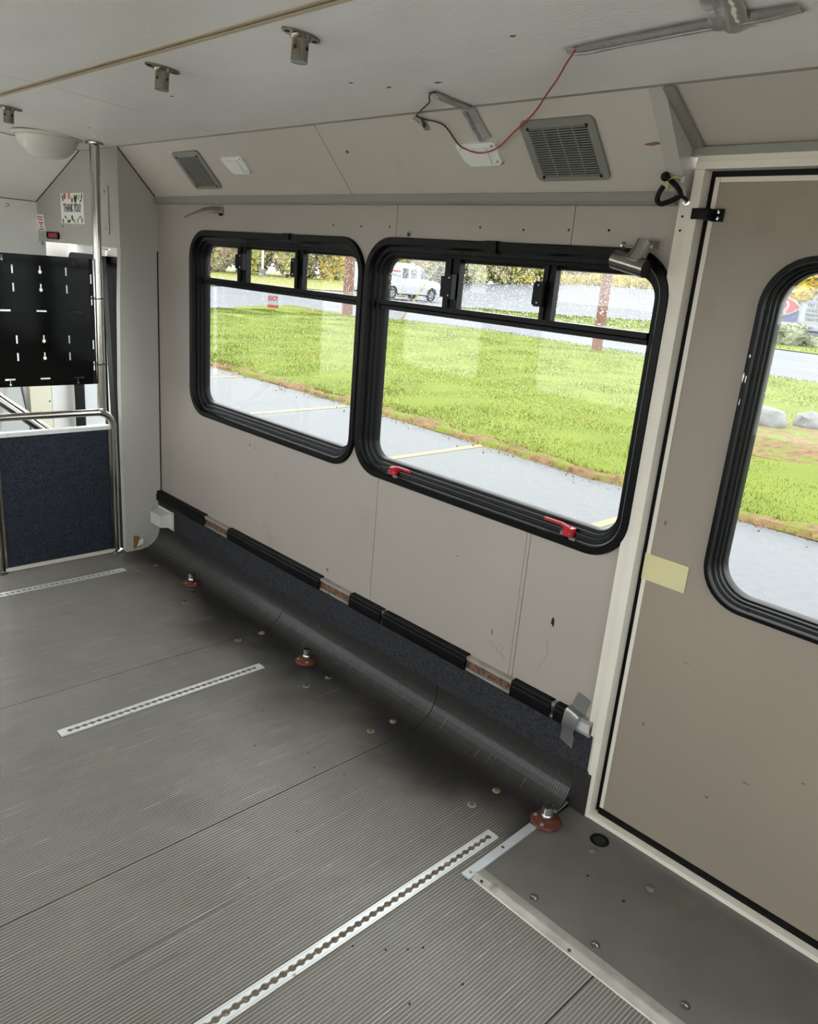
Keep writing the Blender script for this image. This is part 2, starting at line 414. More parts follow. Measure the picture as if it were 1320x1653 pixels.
x0, x1, z0, z1 = inset(W2, 0.018); r = 0.10; S = 8
def arc(cx, cz, a0, a1): return [(cx + r * math.cos(math.radians(a0 + (a1 - a0) * i / S)), cz + r * math.sin(math.radians(a0 + (a1 - a0) * i / S))) for i in range(S + 1)]
xa, xb_ = -1.8965, -1.2335
wpanel([(X0, PB), (xa, PB), (xa, z0)] + arc(x0 + r, z0 + r, 270, 180) + arc(x0 + r, z1 - r, 180, 90) + [(xa, z1), (xa, PT), (X0, PT)], [h1])
wpanel([(xa + 0.0022, PB), (xb_, PB), (xb_, z0), (xa + 0.0022, z0)])
wpanel([(xa + 0.0022, z1), (xb_, z1), (xb_, PT), (xa + 0.0022, PT)])
xc = xb_ + 0.0022
wpanel([(xc, PB), (-0.93, PB), (-0.93, PT), (xc, PT), (xc, z1)] + arc(x1 - r, z1 - r, 90, 0) + arc(x1 - r, z0 + r, 0, -90) + [(xc, z0)])
wpanel([(0.50, 0.0), (X1, 0.0), (X1, PT), (0.50, PT)])
bx('joint_strip', 'wall', wall_r, -1.262, -1.246, YW - 0.0025, YW, 0.295, 0.775, 0.001)
for zz in (1.390, 0.862):
    bx('joint_strip', 'wall', wall_r, X0 + 0.02, -3.175, YW - 0.0022, YW, zz - 0.006, zz + 0.006, 0.001)
# screw holes left in the wall above the windows
for hx, hz in ((-2.213, 1.573), (-2.066, 1.573), (-1.927, 1.574), (-1.547, 1.580), (-1.391, 1.577), (-1.244, 1.580), (-1.125, 1.582)):
    b = bm_new(); lathe(b, [(0.0035, 0.0), (0.0035, -0.0006)], (hx, YW, hz), 'y', 8); obj('screw_hole', b, 'dark', wall_r)
b = bm_new(); lathe(b, [(0.011, 0.0), (0.011, -0.002), (0.008, -0.003), (0.005, -0.001)], (-1.836, YW, 1.553), 'y', 14); obj('grommet', b, 'lip', wall_r)
b = bm_new(); lathe(b, [(0.005, -0.0005), (0.005, -0.0016)], (-1.836, YW - 0.0005, 1.553), 'y', 10); obj('grommet_hole', b, 'dark', wall_r)
def blotch(name, mat, parent, f, cx, cz, sx, sz, n=9, seed=1, th=0.0006):
    rnd = random.Random(seed); pts = []
    for i in range(n):
        a = 2 * math.pi * i / n; k = rnd.uniform(0.45, 1.1)
        pts.append((cx + sx * k * math.cos(a), cz + sz * k * math.sin(a)))
    bm = bm_new(); prism(bm, pts, [], f, 0, -th); return obj(name, bm, mat, parent)
WF = lambda u, v, w: (u, YW + w, v)
blotch('chip', 'rustmark', wall_r, WF, -1.328, 0.403, 0.005, 0.014, seed=3)
blotch('chip', 'dark', wall_r, WF, -1.117, 0.522, 0.006, 0.016, seed=5)
blotch('chip', 'rustmark', wall_r, WF, -2.148, 0.330, 0.008, 0.010, seed=6)
blotch('scuff_mark', 'scuff', wall_r, WF, -2.70, 0.700, 0.006, 0.008, seed=8)
blotch('scuff_mark', 'scuff', wall_r, WF, -2.66, 0.695, 0.005, 0.004, seed=9)
blotch('scuff_mark', 'scuff', wall_r, WF, -1.50, 0.600, 0.007, 0.002, seed=10)

for pts in ([(-1.335, 0.362), (-1.328, 0.375), (-1.318, 0.368), (-1.322, 0.358), (-1.305, 0.360), (-1.296, 0.348), (-1.284, 0.352), (-1.270, 0.338), (-1.240, 0.330)], [(-1.120, 0.470), (-1.126, 0.445), (-1.118, 0.425), (-1.130, 0.395), (-1.142, 0.365), (-1.160, 0.335)], [(-1.300, 0.372), (-1.286, 0.378), (-1.278, 0.366), (-1.288, 0.360)]):
    b = bm_new(); tube(b, smooth_path([(x, YW - 0.0002, z) for x, z in pts], 4), 0.0004, 5); obj('scratch_line', b, 'scuff', wall_r)
# ---- slanted cove panels between wall and ceiling
sA = Vector((0, 1.737, 1.665)); sB = Vector((0, 1.565, 1.850))
sv = (sB - sA).normalized(); sn = Vector((0, -sv.z, sv.y)); sn = sn if sn.y < 0 else -sn    # into the room
SL = (sB - sA).length
def SF(u, v, w):     # u along the bus, v up the slope from its foot, w off the surface into the room
    p = sA + sv * v + sn * w
    return (u, p.y, p.z)
b = bm_new(); prism(b, [(X0, -0.02), (-0.955, -0.02), (-0.955, SL + 0.01), (X0, SL + 0.01)], [], SF, -0.03, -0.012)
cove = tag(obj('wall_cove', b, 'base'), 'slanted greige cove panels between side wall and bus ceiling', 'wall', kind='structure')
for a, c in ((X0, -2.1075), (-2.1045, -0.965)):
    b = bm_new(); prism(b, [(a, -0.005), (c, -0.005), (c, SL), (a, SL)], [], SF, -0.012, 0.0); obj('cove_panel', b, 'slope', cove)
# rounded end cap of the cove next to the door header
b = bm_new()
endp = [(1.752, 1.640), (1.564, 1.851), (1.76, 1.851)]
prism(b, endp, [], XF, -0.968, -0.930)
obj('cove_end_cap', b, 'pillar', cove, True, 0.012, segs=4)
blotch('rust_scrape', 'rustmark', cove, lambda u, v, w: SF(u, v, -w), -0.983, 0.125, 0.026, 0.006, 11, 4)
blotch('scuff_mark', 'scuff', cove, lambda u, v, w: SF(u, v, -w), -2.02, 0.155, 0.012, 0.006, 9, 12)
# grey lip moulding under the cove
b = bm_new(); prism(b, [(1.746, 1.638), (1.731, 1.640), (1.726, 1.647), (1.727, 1.667), (1.746, 1.672)], [], XF, X0, -0.955)
tag(obj('trim_1', b, 'lip', None, True, 0.002), 'grey lip moulding running along the foot of the cove panels', 'trim', kind='structure')
# moulding at the crease
b = bm_new(); prism(b, [(1.569, 1.8475), (1.566, 1.8465), (1.5645, 1.848), (1.5615, 1.8485), (1.5615, 1.856), (1.569, 1.856)], [], XF, -3.88, X1)
tag(obj('trim_2', b, 'lip', None), 'thin moulding along the crease between ceiling and cove', 'trim', kind='structure')

# ---- ceiling
b = bm_new()
poly = [(y, z + 0.012) for y, z in CEIL[1:]] + [(1.58, 1.93), (-0.44, 1.93)]
prism(b, poly, [], XF, -3.90, X1)
ceiling = tag(obj('ceiling', b, 'base'), 'pale laminate bus ceiling panels with one beige lengthwise strip', 'ceiling', kind='structure')
def ceil_panel(xa, xb, ya, yb):
    ys = [ya] + [y for y, z in CEIL if ya + 0.01 < y < yb - 0.01] + [yb]
    poly = [(y, ceil_z(y)) for y in ys] + [(y, ceil_z(y) + 0.012) for y in reversed(ys)]
    bm = bm_new(); prism(bm, poly, [], XF, xa, xb); obj('ceiling_panel', bm, 'ceil', ceiling)
for ya, yb in ((-0.42, 0.185), (0.188, 0.938), (0.962, 1.565)):
    for xa_, xb2 in ((-3.88, -2.6425), (-2.6375, -0.2), (-0.197, X1)):
        ceil_panel(xa_, xb2, ya, yb)
b = bm_new(); prism(b, [(0.937, 1.893), (0.937, 1.8845), (0.945, 1.8845), (0.945, 1.8865), (0.954, 1.8865), (0.954, 1.884), (0.963, 1.883), (0.963, 1.893)], [], XF, -3.88, X1)
t3 = tag(obj('trim_3', b, 'strip'), 'beige joint strip running lengthwise along the ceiling', 'trim', kind='structure')
b = bm_new(); prism(b, [(0.9452, 1.8863), (0.9538, 1.8863), (0.9538, 1.8857), (0.9452, 1.8857)], [], XF, -3.88, X1); obj('groove', b, 'stripgroove', t3)
for sx_, sy_ in ((-1.62, 1.31), (-2.3, 1.2), (-1.05, 1.22), (-3.2, 1.33), (-2.55, 0.72), (-0.68, 1.10), (-1.55, 1.37)):
    blotch('nick', 'scuff', ceiling, lambda u, v, w: (u, v, ceil_z(v) + w), sx_, sy_, 0.009, 0.005, 8, int(sx_ * -100))
blotch('nick', 'scuff', ceiling, lambda u, v, w: (u, v, ceil_z(v) + w), -1.40, 1.385, 0.016, 0.006, 9, 77)

# ---- header and slanted panel over the lift door
rA = Vector((0, 1.745, 1.757)); rB = Vector((0, 1.563, 1.851))
b = bm_new(); prism(b, [(1.560, 1.851), (1.742, 1.757), (1.80, 1.757), (1.80, 1.90), (1.56, 1.90)], [], XF, -0.930, X1)
tag(obj('wall_header', b, 'slope'), 'shallow greige slanted panel above the lift door', 'wall', kind='structure')
b = bm_new()
prism(b, [(1.566, 1.845), (1.735, 1.757), (1.735, 1.748), (1.558, 1.842)], [], XF, -0.930, -0.905)
box(b, -0.93, X1, 1.722, 1.745, 1.740, 1.757)
tag(obj('trim_4', b, 'lip'), 'dark grey angle trim around the panel above the lift door', 'trim', kind='structure')
t5 = tag(empty('trim_5', (-0.917, 1.745, 0)), 'white painted frame posts and header around the lift door', 'trim', kind='structure')
bx('post_strip', 'trimwhite', t5, -0.944, -0.917, 1.7335, 1.757, 0.0, 1.655, 0.002)
bx('post_face', 'trimwhite', t5, -0.916, -0.893, 1.7265, 1.790, 0.0, 1.712, 0.002)
bx('header_face', 'trimwhite', t5, -0.916, 0.50, 1.7265, 1.790, 1.7125, 1.728, 0.002)
bx('header_strip', 'trimwhite', t5, -0.916, 0.50, 1.7290, 1.790, 1.7285, 1.740, 0.002)
bx('post_face', 'trimwhite', t5, 0.455, 0.50, 1.7265, 1.790, 0.0, 1.712, 0.002)
for hz in (1.615, 1.585):
    b = bm_new(); lathe(b, [(0.003, 0), (0.003, -0.0006)], (-0.931, 1.7335, hz), 'y', 8); obj('screw_hole', b, 'dark', t5)
# sill strip under the door
sill = tag(bx('trim_6', 'sill', None, -0.893, 0.455, 1.728, 1.775, 0.0, 0.016, 0.003), 'chipped white sill strip under the lift door', 'trim', kind='structure')

# ---- lift door
door = tag(empty('door_1', (-0.2, 1.76, 0.02)), 'greige lift door with rounded black framed window', 'door', kind='structure')
b = bm_new(); prism(b, [(-0.880, 0.034), (0.43, 0.034), (0.43, 1.700), (-0.880, 1.700)], [rrect(*inset(W3, 0.008), 0.100)], YF, 1.757, 1.790)
obj('door_panel', b, 'door', door, False, 0.0)
b = bm_new()
box(b, -0.893, -0.879, 1.762, 1.792, 0.016, 1.7125); box(b, 0.43, 0.456, 1.762, 1.792, 0.016, 1.7125)
obj('side_seal', b, 'rubber', door)
bx('top_seal', 'rubber', door, -0.880, 0.43, 1.762, 1.792, 1.7005, 1.7125)
bx('bottom_seal', 'rubber', door, -0.880, 0.43, 1.752, 1.792, 0.016, 0.0335, 0.003)
bx('edge_trim', 'trimwhite', door, -0.879, -0.868, 1.7545, 1.757, 0.036, 1.699, 0.001)
bx('edge_trim', 'trimwhite', door, -0.867, 0.43, 1.7545, 1.757, 1.689, 1.699, 0.001)
cp = bx('cover_plate', 'cream', door, -0.880, -0.762, 1.7525, 1.757, 0.742, 0.812, 0.001); cp['label'] = 'cream plastic cover plate'
hg = bx('hinge', 'black', door, -0.905, -0.866, 1.722, 1.729, 1.609, 1.632, 0.002); 
bx('hinge_leaf', 'black', door, -0.870, -0.845, 1.7500, 1.757, 1.607, 1.633, 0.002)
bx('hinge_knuckle', 'black', door, -0.878, -0.866, 1.724, 1.757, 1.608, 1.632, 0.002)
for hz in (1.6135, 1.6265):
    b = bm_new(); lathe(b, [(0.0045, 0), (0.004, -0.002), (0.001, -0.003)], (-0.856, 1.750, hz), 'y', 10); obj('screw', b, 'chrome', door, True)
DF = lambda u, v, w: (u, 1.757 + w, v)
for (u, v, a, c, s) in ((-0.80, 0.35, 0.004, 0.008, 21), (-0.52, 0.33, 0.010, 0.003, 22), (-0.40, 0.40, 0.004, 0.003, 23), (-0.845, 0.90, 0.004, 0.010, 24), (-0.60, 0.24, 0.006, 0.004, 25), (-0.72, 0.565, 0.012, 0.0015, 26), (-0.30, 0.20, 0.014, 0.007, 27)):
    blotch('scuff_mark', 'scuff', door, DF, u, v, a, c, 9, s)

# ---- windows
PROF = [(0.0, 0.0), (0.0, -0.010), (0.003, -0.014), (0.022, -0.014), (0.026, -0.010), (0.028, 0.004), (0.040, 0.006), (0.042, 0.016), (0.051, 0.018), (0.053, 0.028), (0.060, 0.030), (0.062, 0.034), (0.062, 0.056), (0.004, 0.058)]
def win_frame(parent, w, y0, R, k=1.0):
    bm = bm_new(); loops = []
    for i, d in PROF:
        loops.append([(p[0], y0 + d, p[1]) for p in rrect(*inset(w, i * k), max(R - i * k, 0.02), 10)])
    loft(bm, loops); return obj('frame', bm, 'black', parent, True)
def drops(parent, x0, x1, z0, z1, y, n, seed, smin=0.0005, smax=0.0014):
    rnd = random.Random(seed); V = []; F = []
    for _ in range(n):
        cx, cz = rnd.uniform(x0, x1), rnd.uniform(z0, z1); rr = smin + (smax - smin) * rnd.random() ** 2.2
        k = len(V); hh = rr * 0.55; st = rnd.uniform(0.85, 1.5)
        for ring, (q, d) in enumerate(((1.0, 0.0), (0.72, 0.7))):
            for i in range(6):
                a = 2 * math.pi * (i + 0.5 * ring) / 6
                V.append((cx + rr * q * math.cos(a), y + hh * d, cz + rr * q * st * math.sin(a)))
        V.append((cx, y + hh, cz))
        for i in range(6):
            j = (i + 1) % 6
            F += [(k + i, k + j, k + 6 + i), (k + j, k + 6 + j, k + 6 + i), (k + 6 + i, k + 6 + j, k + 12)]
    me = bpy.data.meshes.new('rain_drops')
    off = root_loc(parent)
    me.from_pydata([(v[0] - off.x, v[1] - off.y, v[2] - off.z) for v in V], [], F); me.materials.append(M['drop'])
    for p in me.polygons: p.use_smooth = True
    o = bpy.data.objects.new('rain_drops', me); COL.objects.link(o); o.parent = parent; o['kind'] = 'stuff'
    return o
def pane(parent, x0, x1, z0, z1, y, nd, seed, rad=0.0):
    bm = bm_new()
    out = rrect(x0, x1, z0, z1, rad, 6) if rad else [(x0, z0), (x1, z0), (x1, z1), (x0, z1)]
    prism(bm, out, [], YF, y, y + 0.004)
    p = obj('pane', bm, 'glass', parent)
    if nd: drops(p, x0 + 0.005, x1 - 0.005, z0 + 0.005, z1 - 0.005, y + 0.0042, nd, seed)
    return p
def screws(parent, w, y0, ins, step=0.13):
    bm = bm_new(); x0, x1, z0, z1 = inset(w, ins)
    pts = []
    n = int((x1 - x0 - 0.2) / step)
    for i in range(n + 1):
        x = x0 + 0.1 + (x1 - x0 - 0.2) * i / n; pts += [(x, z0), (x, z1)]
    n = int((z1 - z0 - 0.2) / step)
    for i in range(n + 1):
        z = z0 + 0.1 + (z1 - z0 - 0.2) * i / n; pts += [(x0, z), (x1, z)]
    for x, z in pts: lathe(bm, [(0.0034, 0.0), (0.0028, -0.0018), (0.001, -0.0024)], (x, y0 + 0.0055, z), 'y', 8)
    o = obj('frame_screws', bm, 'black', parent, True); o['kind'] = 'stuff'
def side_window(name, w, mulls, latches, label, seed, nd):
    t = tag(empty(name, ((w[0] + w[1]) / 2, YW, w[2])), label, 'window', kind='structure')
    win_frame(t, w, YW, 0.118)
    x0, x1, z0, z1 = inset(w, 0.056)
    yg = YW + 0.038
    zt0, zt1 = 1.320, 1.350
    b = bm_new(); prism(b, [(yg - 0.018, zt0), (yg - 0.018, zt0 + 0.012), (yg - 0.024, zt0 + 0.016), (yg - 0.024, zt1), (yg + 0.006, zt1), (yg + 0.006, zt0)], [], XF, x0, x1)
    obj('transom_bar', b, 'black', t, True, 0.0015)
    for (a, c) in mulls:
        b = bm_new(); box(b, a, c, yg - 0.016, yg + 0.006, zt1, z1 + 0.004)
        box(b, a, a + (c - a) * 0.42, yg - 0.022, yg - 0.016, zt1, z1 + 0.004)
        obj('mullion', b, 'black', t, True, 0.0015)
    edges = [x0] + [v for m_ in mulls for v in m_] + [x1]
    for i in range(3):
        xa, xb = edges[2 * i], edges[2 * i + 1]
        pane(t, xa - 0.002, xb + 0.002, zt1 - 0.004, z1 + 0.003, yg - (0.005 if i != 1 else 0.0), int(nd * 7 * (xb - xa)), seed + i)
    pane(t, x0, x1, z0, zt0 + 0.004, yg + 0.001, int(nd * 4.2), seed + 7)
    # rims of the sliding panes catch the light
    for (la, lb, lz0, lz1, tab) in latches:
        L = bx('latch', 'black', t, la, lb, yg - 0.040, yg - 0.022, lz0, lz1, 0.002, True)
        bx('latch_tab', 'black', L, la - tab, la + 0.001, yg - 0.034, yg - 0.026, lz0 + 0.004, lz1 - 0.006, 0.0015, True)
        for zz in (lz0 + 0.010, lz1 - 0.010):
            b = bm_new(); lathe(b, [(0.003, 0), (0.002, -0.0015), (0.0005, -0.002)], ((la + lb) / 2, yg - 0.040, zz), 'y', 8); obj('screw', b, 'chrome', L, True)
    screws(t, w, YW, 0.034)
    return t
win1 = side_window('window_1', W1, [(-2.842, -2.785), (-2.450, -2.408)], [(-2.812, -2.778, 1.395, 1.458, 0.028), (-2.448, -2.428, 1.390, 1.456, 0.012)],
                   'smaller looking black framed bus window next to the front pillar', 11, 420)
win2 = side_window('window_2', W2, [(-1.684, -1.630), (-1.318, -1.282)], [(-1.660, -1.634, 1.376, 1.447, 0.026), (-1.328, -1.304, 1.383, 1.449, 0.010)],
                   'black framed bus window with red release levers next to the lift door', 31, 560)
# red emergency release levers on the lower ledge of the second window
def release(x, flip, arm):
    s = -1 if flip else 1
    L = bx('release_lever', 'red', win2, x, x + 0.030, 1.738, 1.758, 0.786, 0.812, 0.004, True)
    b = bm_new(); tube(b, [(x + 0.015, 1.745, 0.808), (x + 0.015 + s * arm * 0.3, 1.746, 0.815), (x + 0.015 + s * arm, 1.748, 0.815)], [0.008, 0.006, 0.005], 8); obj('lever_arm', b, 'red', L, True)
    bx('bracket', 'chrome', L, x - 0.010, x, 1.742, 1.756, 0.786, 0.798, 0.001)
    bx('bracket', 'chrome', L, x + 0.026, x + 0.046, 1.732, 1.742, 0.780, 0.790, 0.001)
    b = bm_new(); lathe(b, [(0.004, 0), (0.003, -0.002)], (x + 0.022, 1.738, 0.797), 'y', 10); obj('pivot', b, 'chrome', L)
release(-1.838, False, 0.075)
release(-1.125, True, 0.085)
bx('hinge_clip', 'black', win2, -1.507, -1.464, 1.725, 1.752, 1.512, 1.5445, 0.002)
bx('hinge_clip', 'black', win1, -2.485, -2.445, 1.726, 1.750, 1.518, 1.5395, 0.002)
win3 = tag(empty('window_3', (-0.28, 1.757, W3[2])), 'black framed window with big rounded corners in the lift door', 'window', kind='structure')
win_frame(win3, W3, 1.757, 0.108, 0.50)
pane(win3, W3[0] + 0.028, W3[1] - 0.028, W3[2] + 0.028, W3[3] - 0.028, 1.791, 700, 51, 0.078)
screws(win3, W3, 1.757, 0.019)
for (u, v, a, c, s) in ((-0.7175, 1.33, 0.002, 0.005, 41), (-0.7225, 1.285, 0.002, 0.014, 42), (-0.7165, 1.28, 0.0015, 0.012, 43), (-0.720, 1.225, 0.0015, 0.010, 44)):
    blotch('paint_chip', 'alu', win3, lambda p, q, w: (p, 1.757 - 0.0142 + w, q), u, v, a, c, 8, s)

# ---- opposite wall, rear wall (behind the camera): they let the daylight in
def plain_window(name, x0, x1, z0, z1, y, label):
    t = tag(empty(name, ((x0 + x1) / 2, y, z0)), label, 'window', kind='structure')
    b = bm_new(); prism(b, rrect(x0 - 0.02, x1 + 0.02, z0 - 0.02, z1 + 0.02, 0.1), [rrect(x0 + 0.03, x1 - 0.03, z0 + 0.03, z1 - 0.03, 0.07)], YF, y - 0.06, y + 0.012)
    obj('frame', b, 'black', t)
    b = bm_new(); prism(b, rrect(x0 + 0.02, x1 - 0.02, z0 + 0.02, z1 - 0.02, 0.07), [], YF, y - 0.030, y - 0.026); obj('pane', b, 'glass', t)
LW = [(-3.15, -2.05), (-1.98, -0.88), (-0.81, 0.29), (0.36, 1.46)]
b = bm_new(); prism(b, [(-4.6, -0.1), (X1, -0.1), (X1, 1.72), (-4.6, 1.72)], [rrect(a, c, 0.72, 1.56, 0.1) for a, c in LW] + [rrect(-4.45, -3.55, 0.72, 1.56, 0.1)], YF, -0.655, -0.60)
wall_l = tag(obj('wall_left', b, 'wall'), 'greige side wall opposite, with a row of windows', 'wall', kind='structure')
for k, (a, c) in enumerate(LW + [(-4.45, -3.55)]):
    plain_window('window_%d' % (k + 4), a, c, 0.72, 1.56, -0.60, 'black framed window in the opposite wall, number %s from the rear' % ('four', 'three', 'two', 'one', 'five')[k])
b = bm_new(); prism(b, [(-0.655, -0.1), (1.80, -0.1), (1.80, 1.93), (-0.655, 1.93)], [rrect(-0.40, 1.45, 0.55, 1.60, 0.1)], XF, X1, X1 + 0.05)
wr = tag(obj('wall_rear', b, 'wall'), 'greige rear wall with an added wide rear window', 'wall', kind='structure')
t = tag(empty('window_9', (X1, 0.5, 0.55)), 'wide rear window added to let daylight in', 'window', kind='structure')  # unseen rear opening, added for more daylight inside
b = bm_new(); prism(b, rrect(-0.42, 1.47, 0.53, 1.62, 0.11), [rrect(-0.37, 1.42, 0.58, 1.57, 0.08)], XF, X1 - 0.012, X1 + 0.055); obj('frame', b, 'black', t)
b = bm_new(); prism(b, rrect(-0.38, 1.43, 0.57, 1.58, 0.08), [], XF, X1 + 0.02, X1 + 0.024); obj('pane', b, 'glass', t)
b = bm_new(); prism(b, [(-0.655, 1.66), (-0.42, 1.862), (-0.42, 1.93), (-0.655, 1.93)], [], XF, -3.9, X1)
tag(obj('wall_cove_left', b, 'slope'), 'slanted cove panel above the opposite wall', 'wall', kind='structure')
b = bm_new(); box(b, -4.75, X1 + 0.05, -0.66, 1.81, 1.93, 1.96)
tag(obj('roof', b, 'white_panel'), 'outer roof skin of the bus', 'roof', kind='structure')

# ================================================================== FRONT OF THE BUS
# rear-facing pillar and the moulded bulkhead above it
fr = tag(empty('wall_pillar', (-3.53, 1.65, 0)), 'grey moulded pillar and overhead bulkhead beside the entry door', 'wall', kind='structure')
b = bm_new()
pp = [(1.556, 0.0), (1.650, 0.0)]
for k in range(0, 9):
    a = math.radians(90 * k / 8); pp.append((1.644 + 0.098 * math.sin(a), 0.102 - 0.098 * math.cos(a)))
pp += [(1.748, 0.30), (1.748, 1.436), (1.571, 1.436), (1.560, 1.20), (1.551, 0.80), (1.553, 0.40)]
prism(b, pp, [], XF, -3.530, -3.495)
obj('pillar', b, 'pillar', fr, True, 0.009, segs=3)
b = bm_new()
prism(b, [(1.565, 1.436), (1.748, 1.436), (1.748, 1.66), (1.564, 1.851)], [], XF, -4.475, -3.488)
obj('bulkhead', b, 'pillar', fr, True, 0.010, segs=3)
IF = lambda u, v, w: (u, 1.565 - w, v)      # inboard face of the bulkhead, w into the bus
b = bm_new(); prism(b, rrect(-4.16, -3.585, 1.492, 1.695, 0.012, 4), [], IF, -0.001, 0.005); obj('hatch', b, 'pillar', fr, True, 0.002)
for (u, v) in ((-3.62, 1.67), (-3.62, 1.515), (-4.12, 1.515)):
    b = bm_new(); lathe(b, [(0.008, 0), (0.006, -0.002), (0.001, -0.003)], (u, 1.560, v), 'y', 10); obj('hatch_screw', b, 'lip', fr, True)
b = bm_new(); prism(b, [(-0.008, 0.010), (0.030, 0.018), (0.034, 0.050), (0.018, 0.075), (-0.006, 0.080)], [], lambda u, v, w: (-3.494 + w, 1.600 + u, v), 0, 0.0014); 
tn = obj('torn_patch', b, 'rustmark', fr); tn['label'] = 'torn hole showing brown backing'
b = bm_new(); prism(b, [(0.008, 0.020), (0.034, 0.035), (0.038, 0.062), (0.020, 0.060)], [], lambda u, v, w: (-3.494 + w + max(0, u) * 0.35, 1.600 + u, v), 0.0014, 0.004); obj('torn_flap', b, 'boxwhite', fr)
# ceiling of the cab: slanted white panel and header above the windscreen
b = bm_new()
ys = [-0.60, -0.42, 0.19, 0.57, 0.957, 1.5645]
up = [(-3.885, y, ceil_z(y)) for y in ys]; dn = [(-4.47, y, 1.630) for y in ys]
loft(b, [[p for p in up], [p for p in dn], [(p[0], p[1], p[2] + 0.03) for p in dn], [(p[0], p[1], p[2] + 0.03) for p in up]], closed=False)
tag(obj('ceiling_cab', b, 'white_panel'), 'white slanted ceiling panel dropping down over the driver cab', 'ceiling', kind='structure')
hd = tag(bx('wall_front_header', 'white_panel', None, -4.50, -4.468, -0.60, 1.60, 1.30, 1.632), 'light grey header panel above the windscreen', 'wall', kind='structure')
for y in (1.42, 1.585):
    b = bm_new(); lathe(b, [(0.010, 0.0), (0.008, 0.003), (0.002, 0.004)], (-4.468, y, 1.60 if y < 1.5 else 1.425), 'x', 10); obj('screw', b, 'chrome', hd, True)
# dark seams where the mouldings meet
b = bm_new(); tube(b, [(-3.4925, 1.7425, 0.30), (-3.4925, 1.7425, 1.640)], 0.0026, 6); obj('seam_seal', b, 'rubber', fr)
b = bm_new(); tube(b, [SF(-3.4875, -0.005, 0.001), SF(-3.4875, SL, 0.001)], 0.0028, 6); obj('seam_seal', b, 'rubber', fr)
b = bm_new(); tube(b, [(-3.886, 1.5635, 1.849), (-4.469, 1.5635, 1.630)], 0.0026, 6); obj('seam_seal', b, 'rubber', fr)
b = bm_new(); tube(b, [(-3.8835, y, ceil_z(y) + 0.0006) for y in (1.562, 0.957, 0.57, 0.19, -0.41)], 0.0030, 6); obj('seam_seal', b, 'rubber', ceiling)
b = bm_new(); tube(b, [(-4.469, 1.562, 1.6305), (-4.469, -0.59, 1.6305)], 0.0028, 6); obj('seam_seal', b, 'rubber', hd)
# front wall below and beside the windscreen
wf = tag(empty('wall_front', (-4.6, 0.6, -0.4)), 'pale front wall of the cab with cream and white panels', 'wall', kind='structure')
bx('dash_panel', 'white_panel', wf, -4.66, -4.62, -0.60, 1.60, -0.45, 0.68)
b = bm_new(); prism(b, [(1.30, 0.20), (1.50, 0.20), (1.50, 0.42), (1.455, 0.72), (1.39, 0.95), (1.36, 0.95), (1.41, 0.70)], [], XF, -4.625, -4.600); obj('windscreen_pillar', b, 'lens', wf)
b = bm_new(); prism(b, [(1.505, 0.20), (1.513, 0.20), (1.513, 0.42), (1.468, 0.72), (1.40, 0.95), (1.39, 0.95), (1.459, 0.72), (1.505, 0.42)], [], XF, -4.622, -4.596); obj('windscreen_seal', b, 'lip', wf)
bx('kick_panel', 'cabcream', wf, -4.63, -4.600, 1.515, 1.632, -0.45, 0.95)
bx('door_post_panel', 'white_panel', wf, -4.63, -4.598, 1.634, 1.80, -0.45, 1.44)
bx('roof_post', 'white_panel', wf, -4.66, -4.60, 1.44, 1.634, 0.95, 1.44)
b = bm_new(); lathe(b, [(0.006, 0), (0.004, 0.003)], (-4.600, 1.62, 0.56), 'x', 10); obj('rivet', b, 'lip', wf)
w10 = tag(empty('window_10', (-4.64, 0.4, 0.66)), 'windscreen at the front of the cab', 'window', kind='structure')
bx('pane', 'glass', w10, -4.645, -4.640, -0.60, 1.44, 0.68, 1.40)
# cab floor and stepwell behind the barrier
st = tag(empty('floor_stepwell', (-4.1, 1.3, -0.5)), 'entry stepwell floor behind the carpeted barrier', 'floor', kind='structure')
bx('cab_floor', 'plate', st, -4.66, -3.56, -0.655, 0.85, -0.08, -0.004)
bx('step', 'plate', st, -4.66, -3.56, 0.85, 1.25, -0.30, -0.26)
bx('step', 'plate', st, -4.66, -3.56, 1.25, 1.80, -0.50, -0.46)
bx('riser', 'lip', st, -4.66, -3.56, 0.84, 0.85, -0.30, -0.08)
bx('riser', 'lip', st, -4.66, -3.56, 1.24, 1.25, -0.50, -0.30)
bx('well_side', 'lip', st, -3.575, -3.56, 0.85, 1.80, -0.50, -0.08)
# folding entry door
d2 = tag(empty('door_2', (-4.05, 1.77, -0.45)), 'glazed entry door with black seals beyond the pillar', 'door', kind='structure')
def leaf(xa, xb, lean):
    b = bm_new()
    f = lambda u, v, w: (u + lean * (1.4 - v), w, v)
    prism(b, rrect(xa, xb, -0.45, 1.425, 0.05, 5), [rrect(xa + 0.045, xb - 0.045, -0.30, 1.375, 0.04, 5)], f, 1.755, 1.790); obj('leaf_frame', b, 'white_panel', d2)
    b = bm_new(); prism(b, rrect(xa + 0.028, xb - 0.028, -0.32, 1.392, 0.05, 5), [rrect(xa + 0.058, xb - 0.058, -0.29, 1.362, 0.03, 5)], f, 1.748, 1.796); obj('leaf_seal', b, 'rubber', d2)
    b = bm_new(); prism(b, rrect(xa + 0.05, xb - 0.05, -0.30, 1.37, 0.03, 5), [], f, 1.770, 1.774); obj('leaf_pane', b, 'glass', d2)
leaf(-4.590, -4.085, 0.0)
leaf(-4.075, -3.605, 0.0)
b = bm_new()
f = lambda u, v, w: (u, w, v)
prism(b, [(-4.00, 0.2), (-3.94, 0.2), (-4.02, 1.39), (-4.075, 1.39)], [], f, 1.728, 1.752); obj('meeting_seal', b, 'rubber', d2)
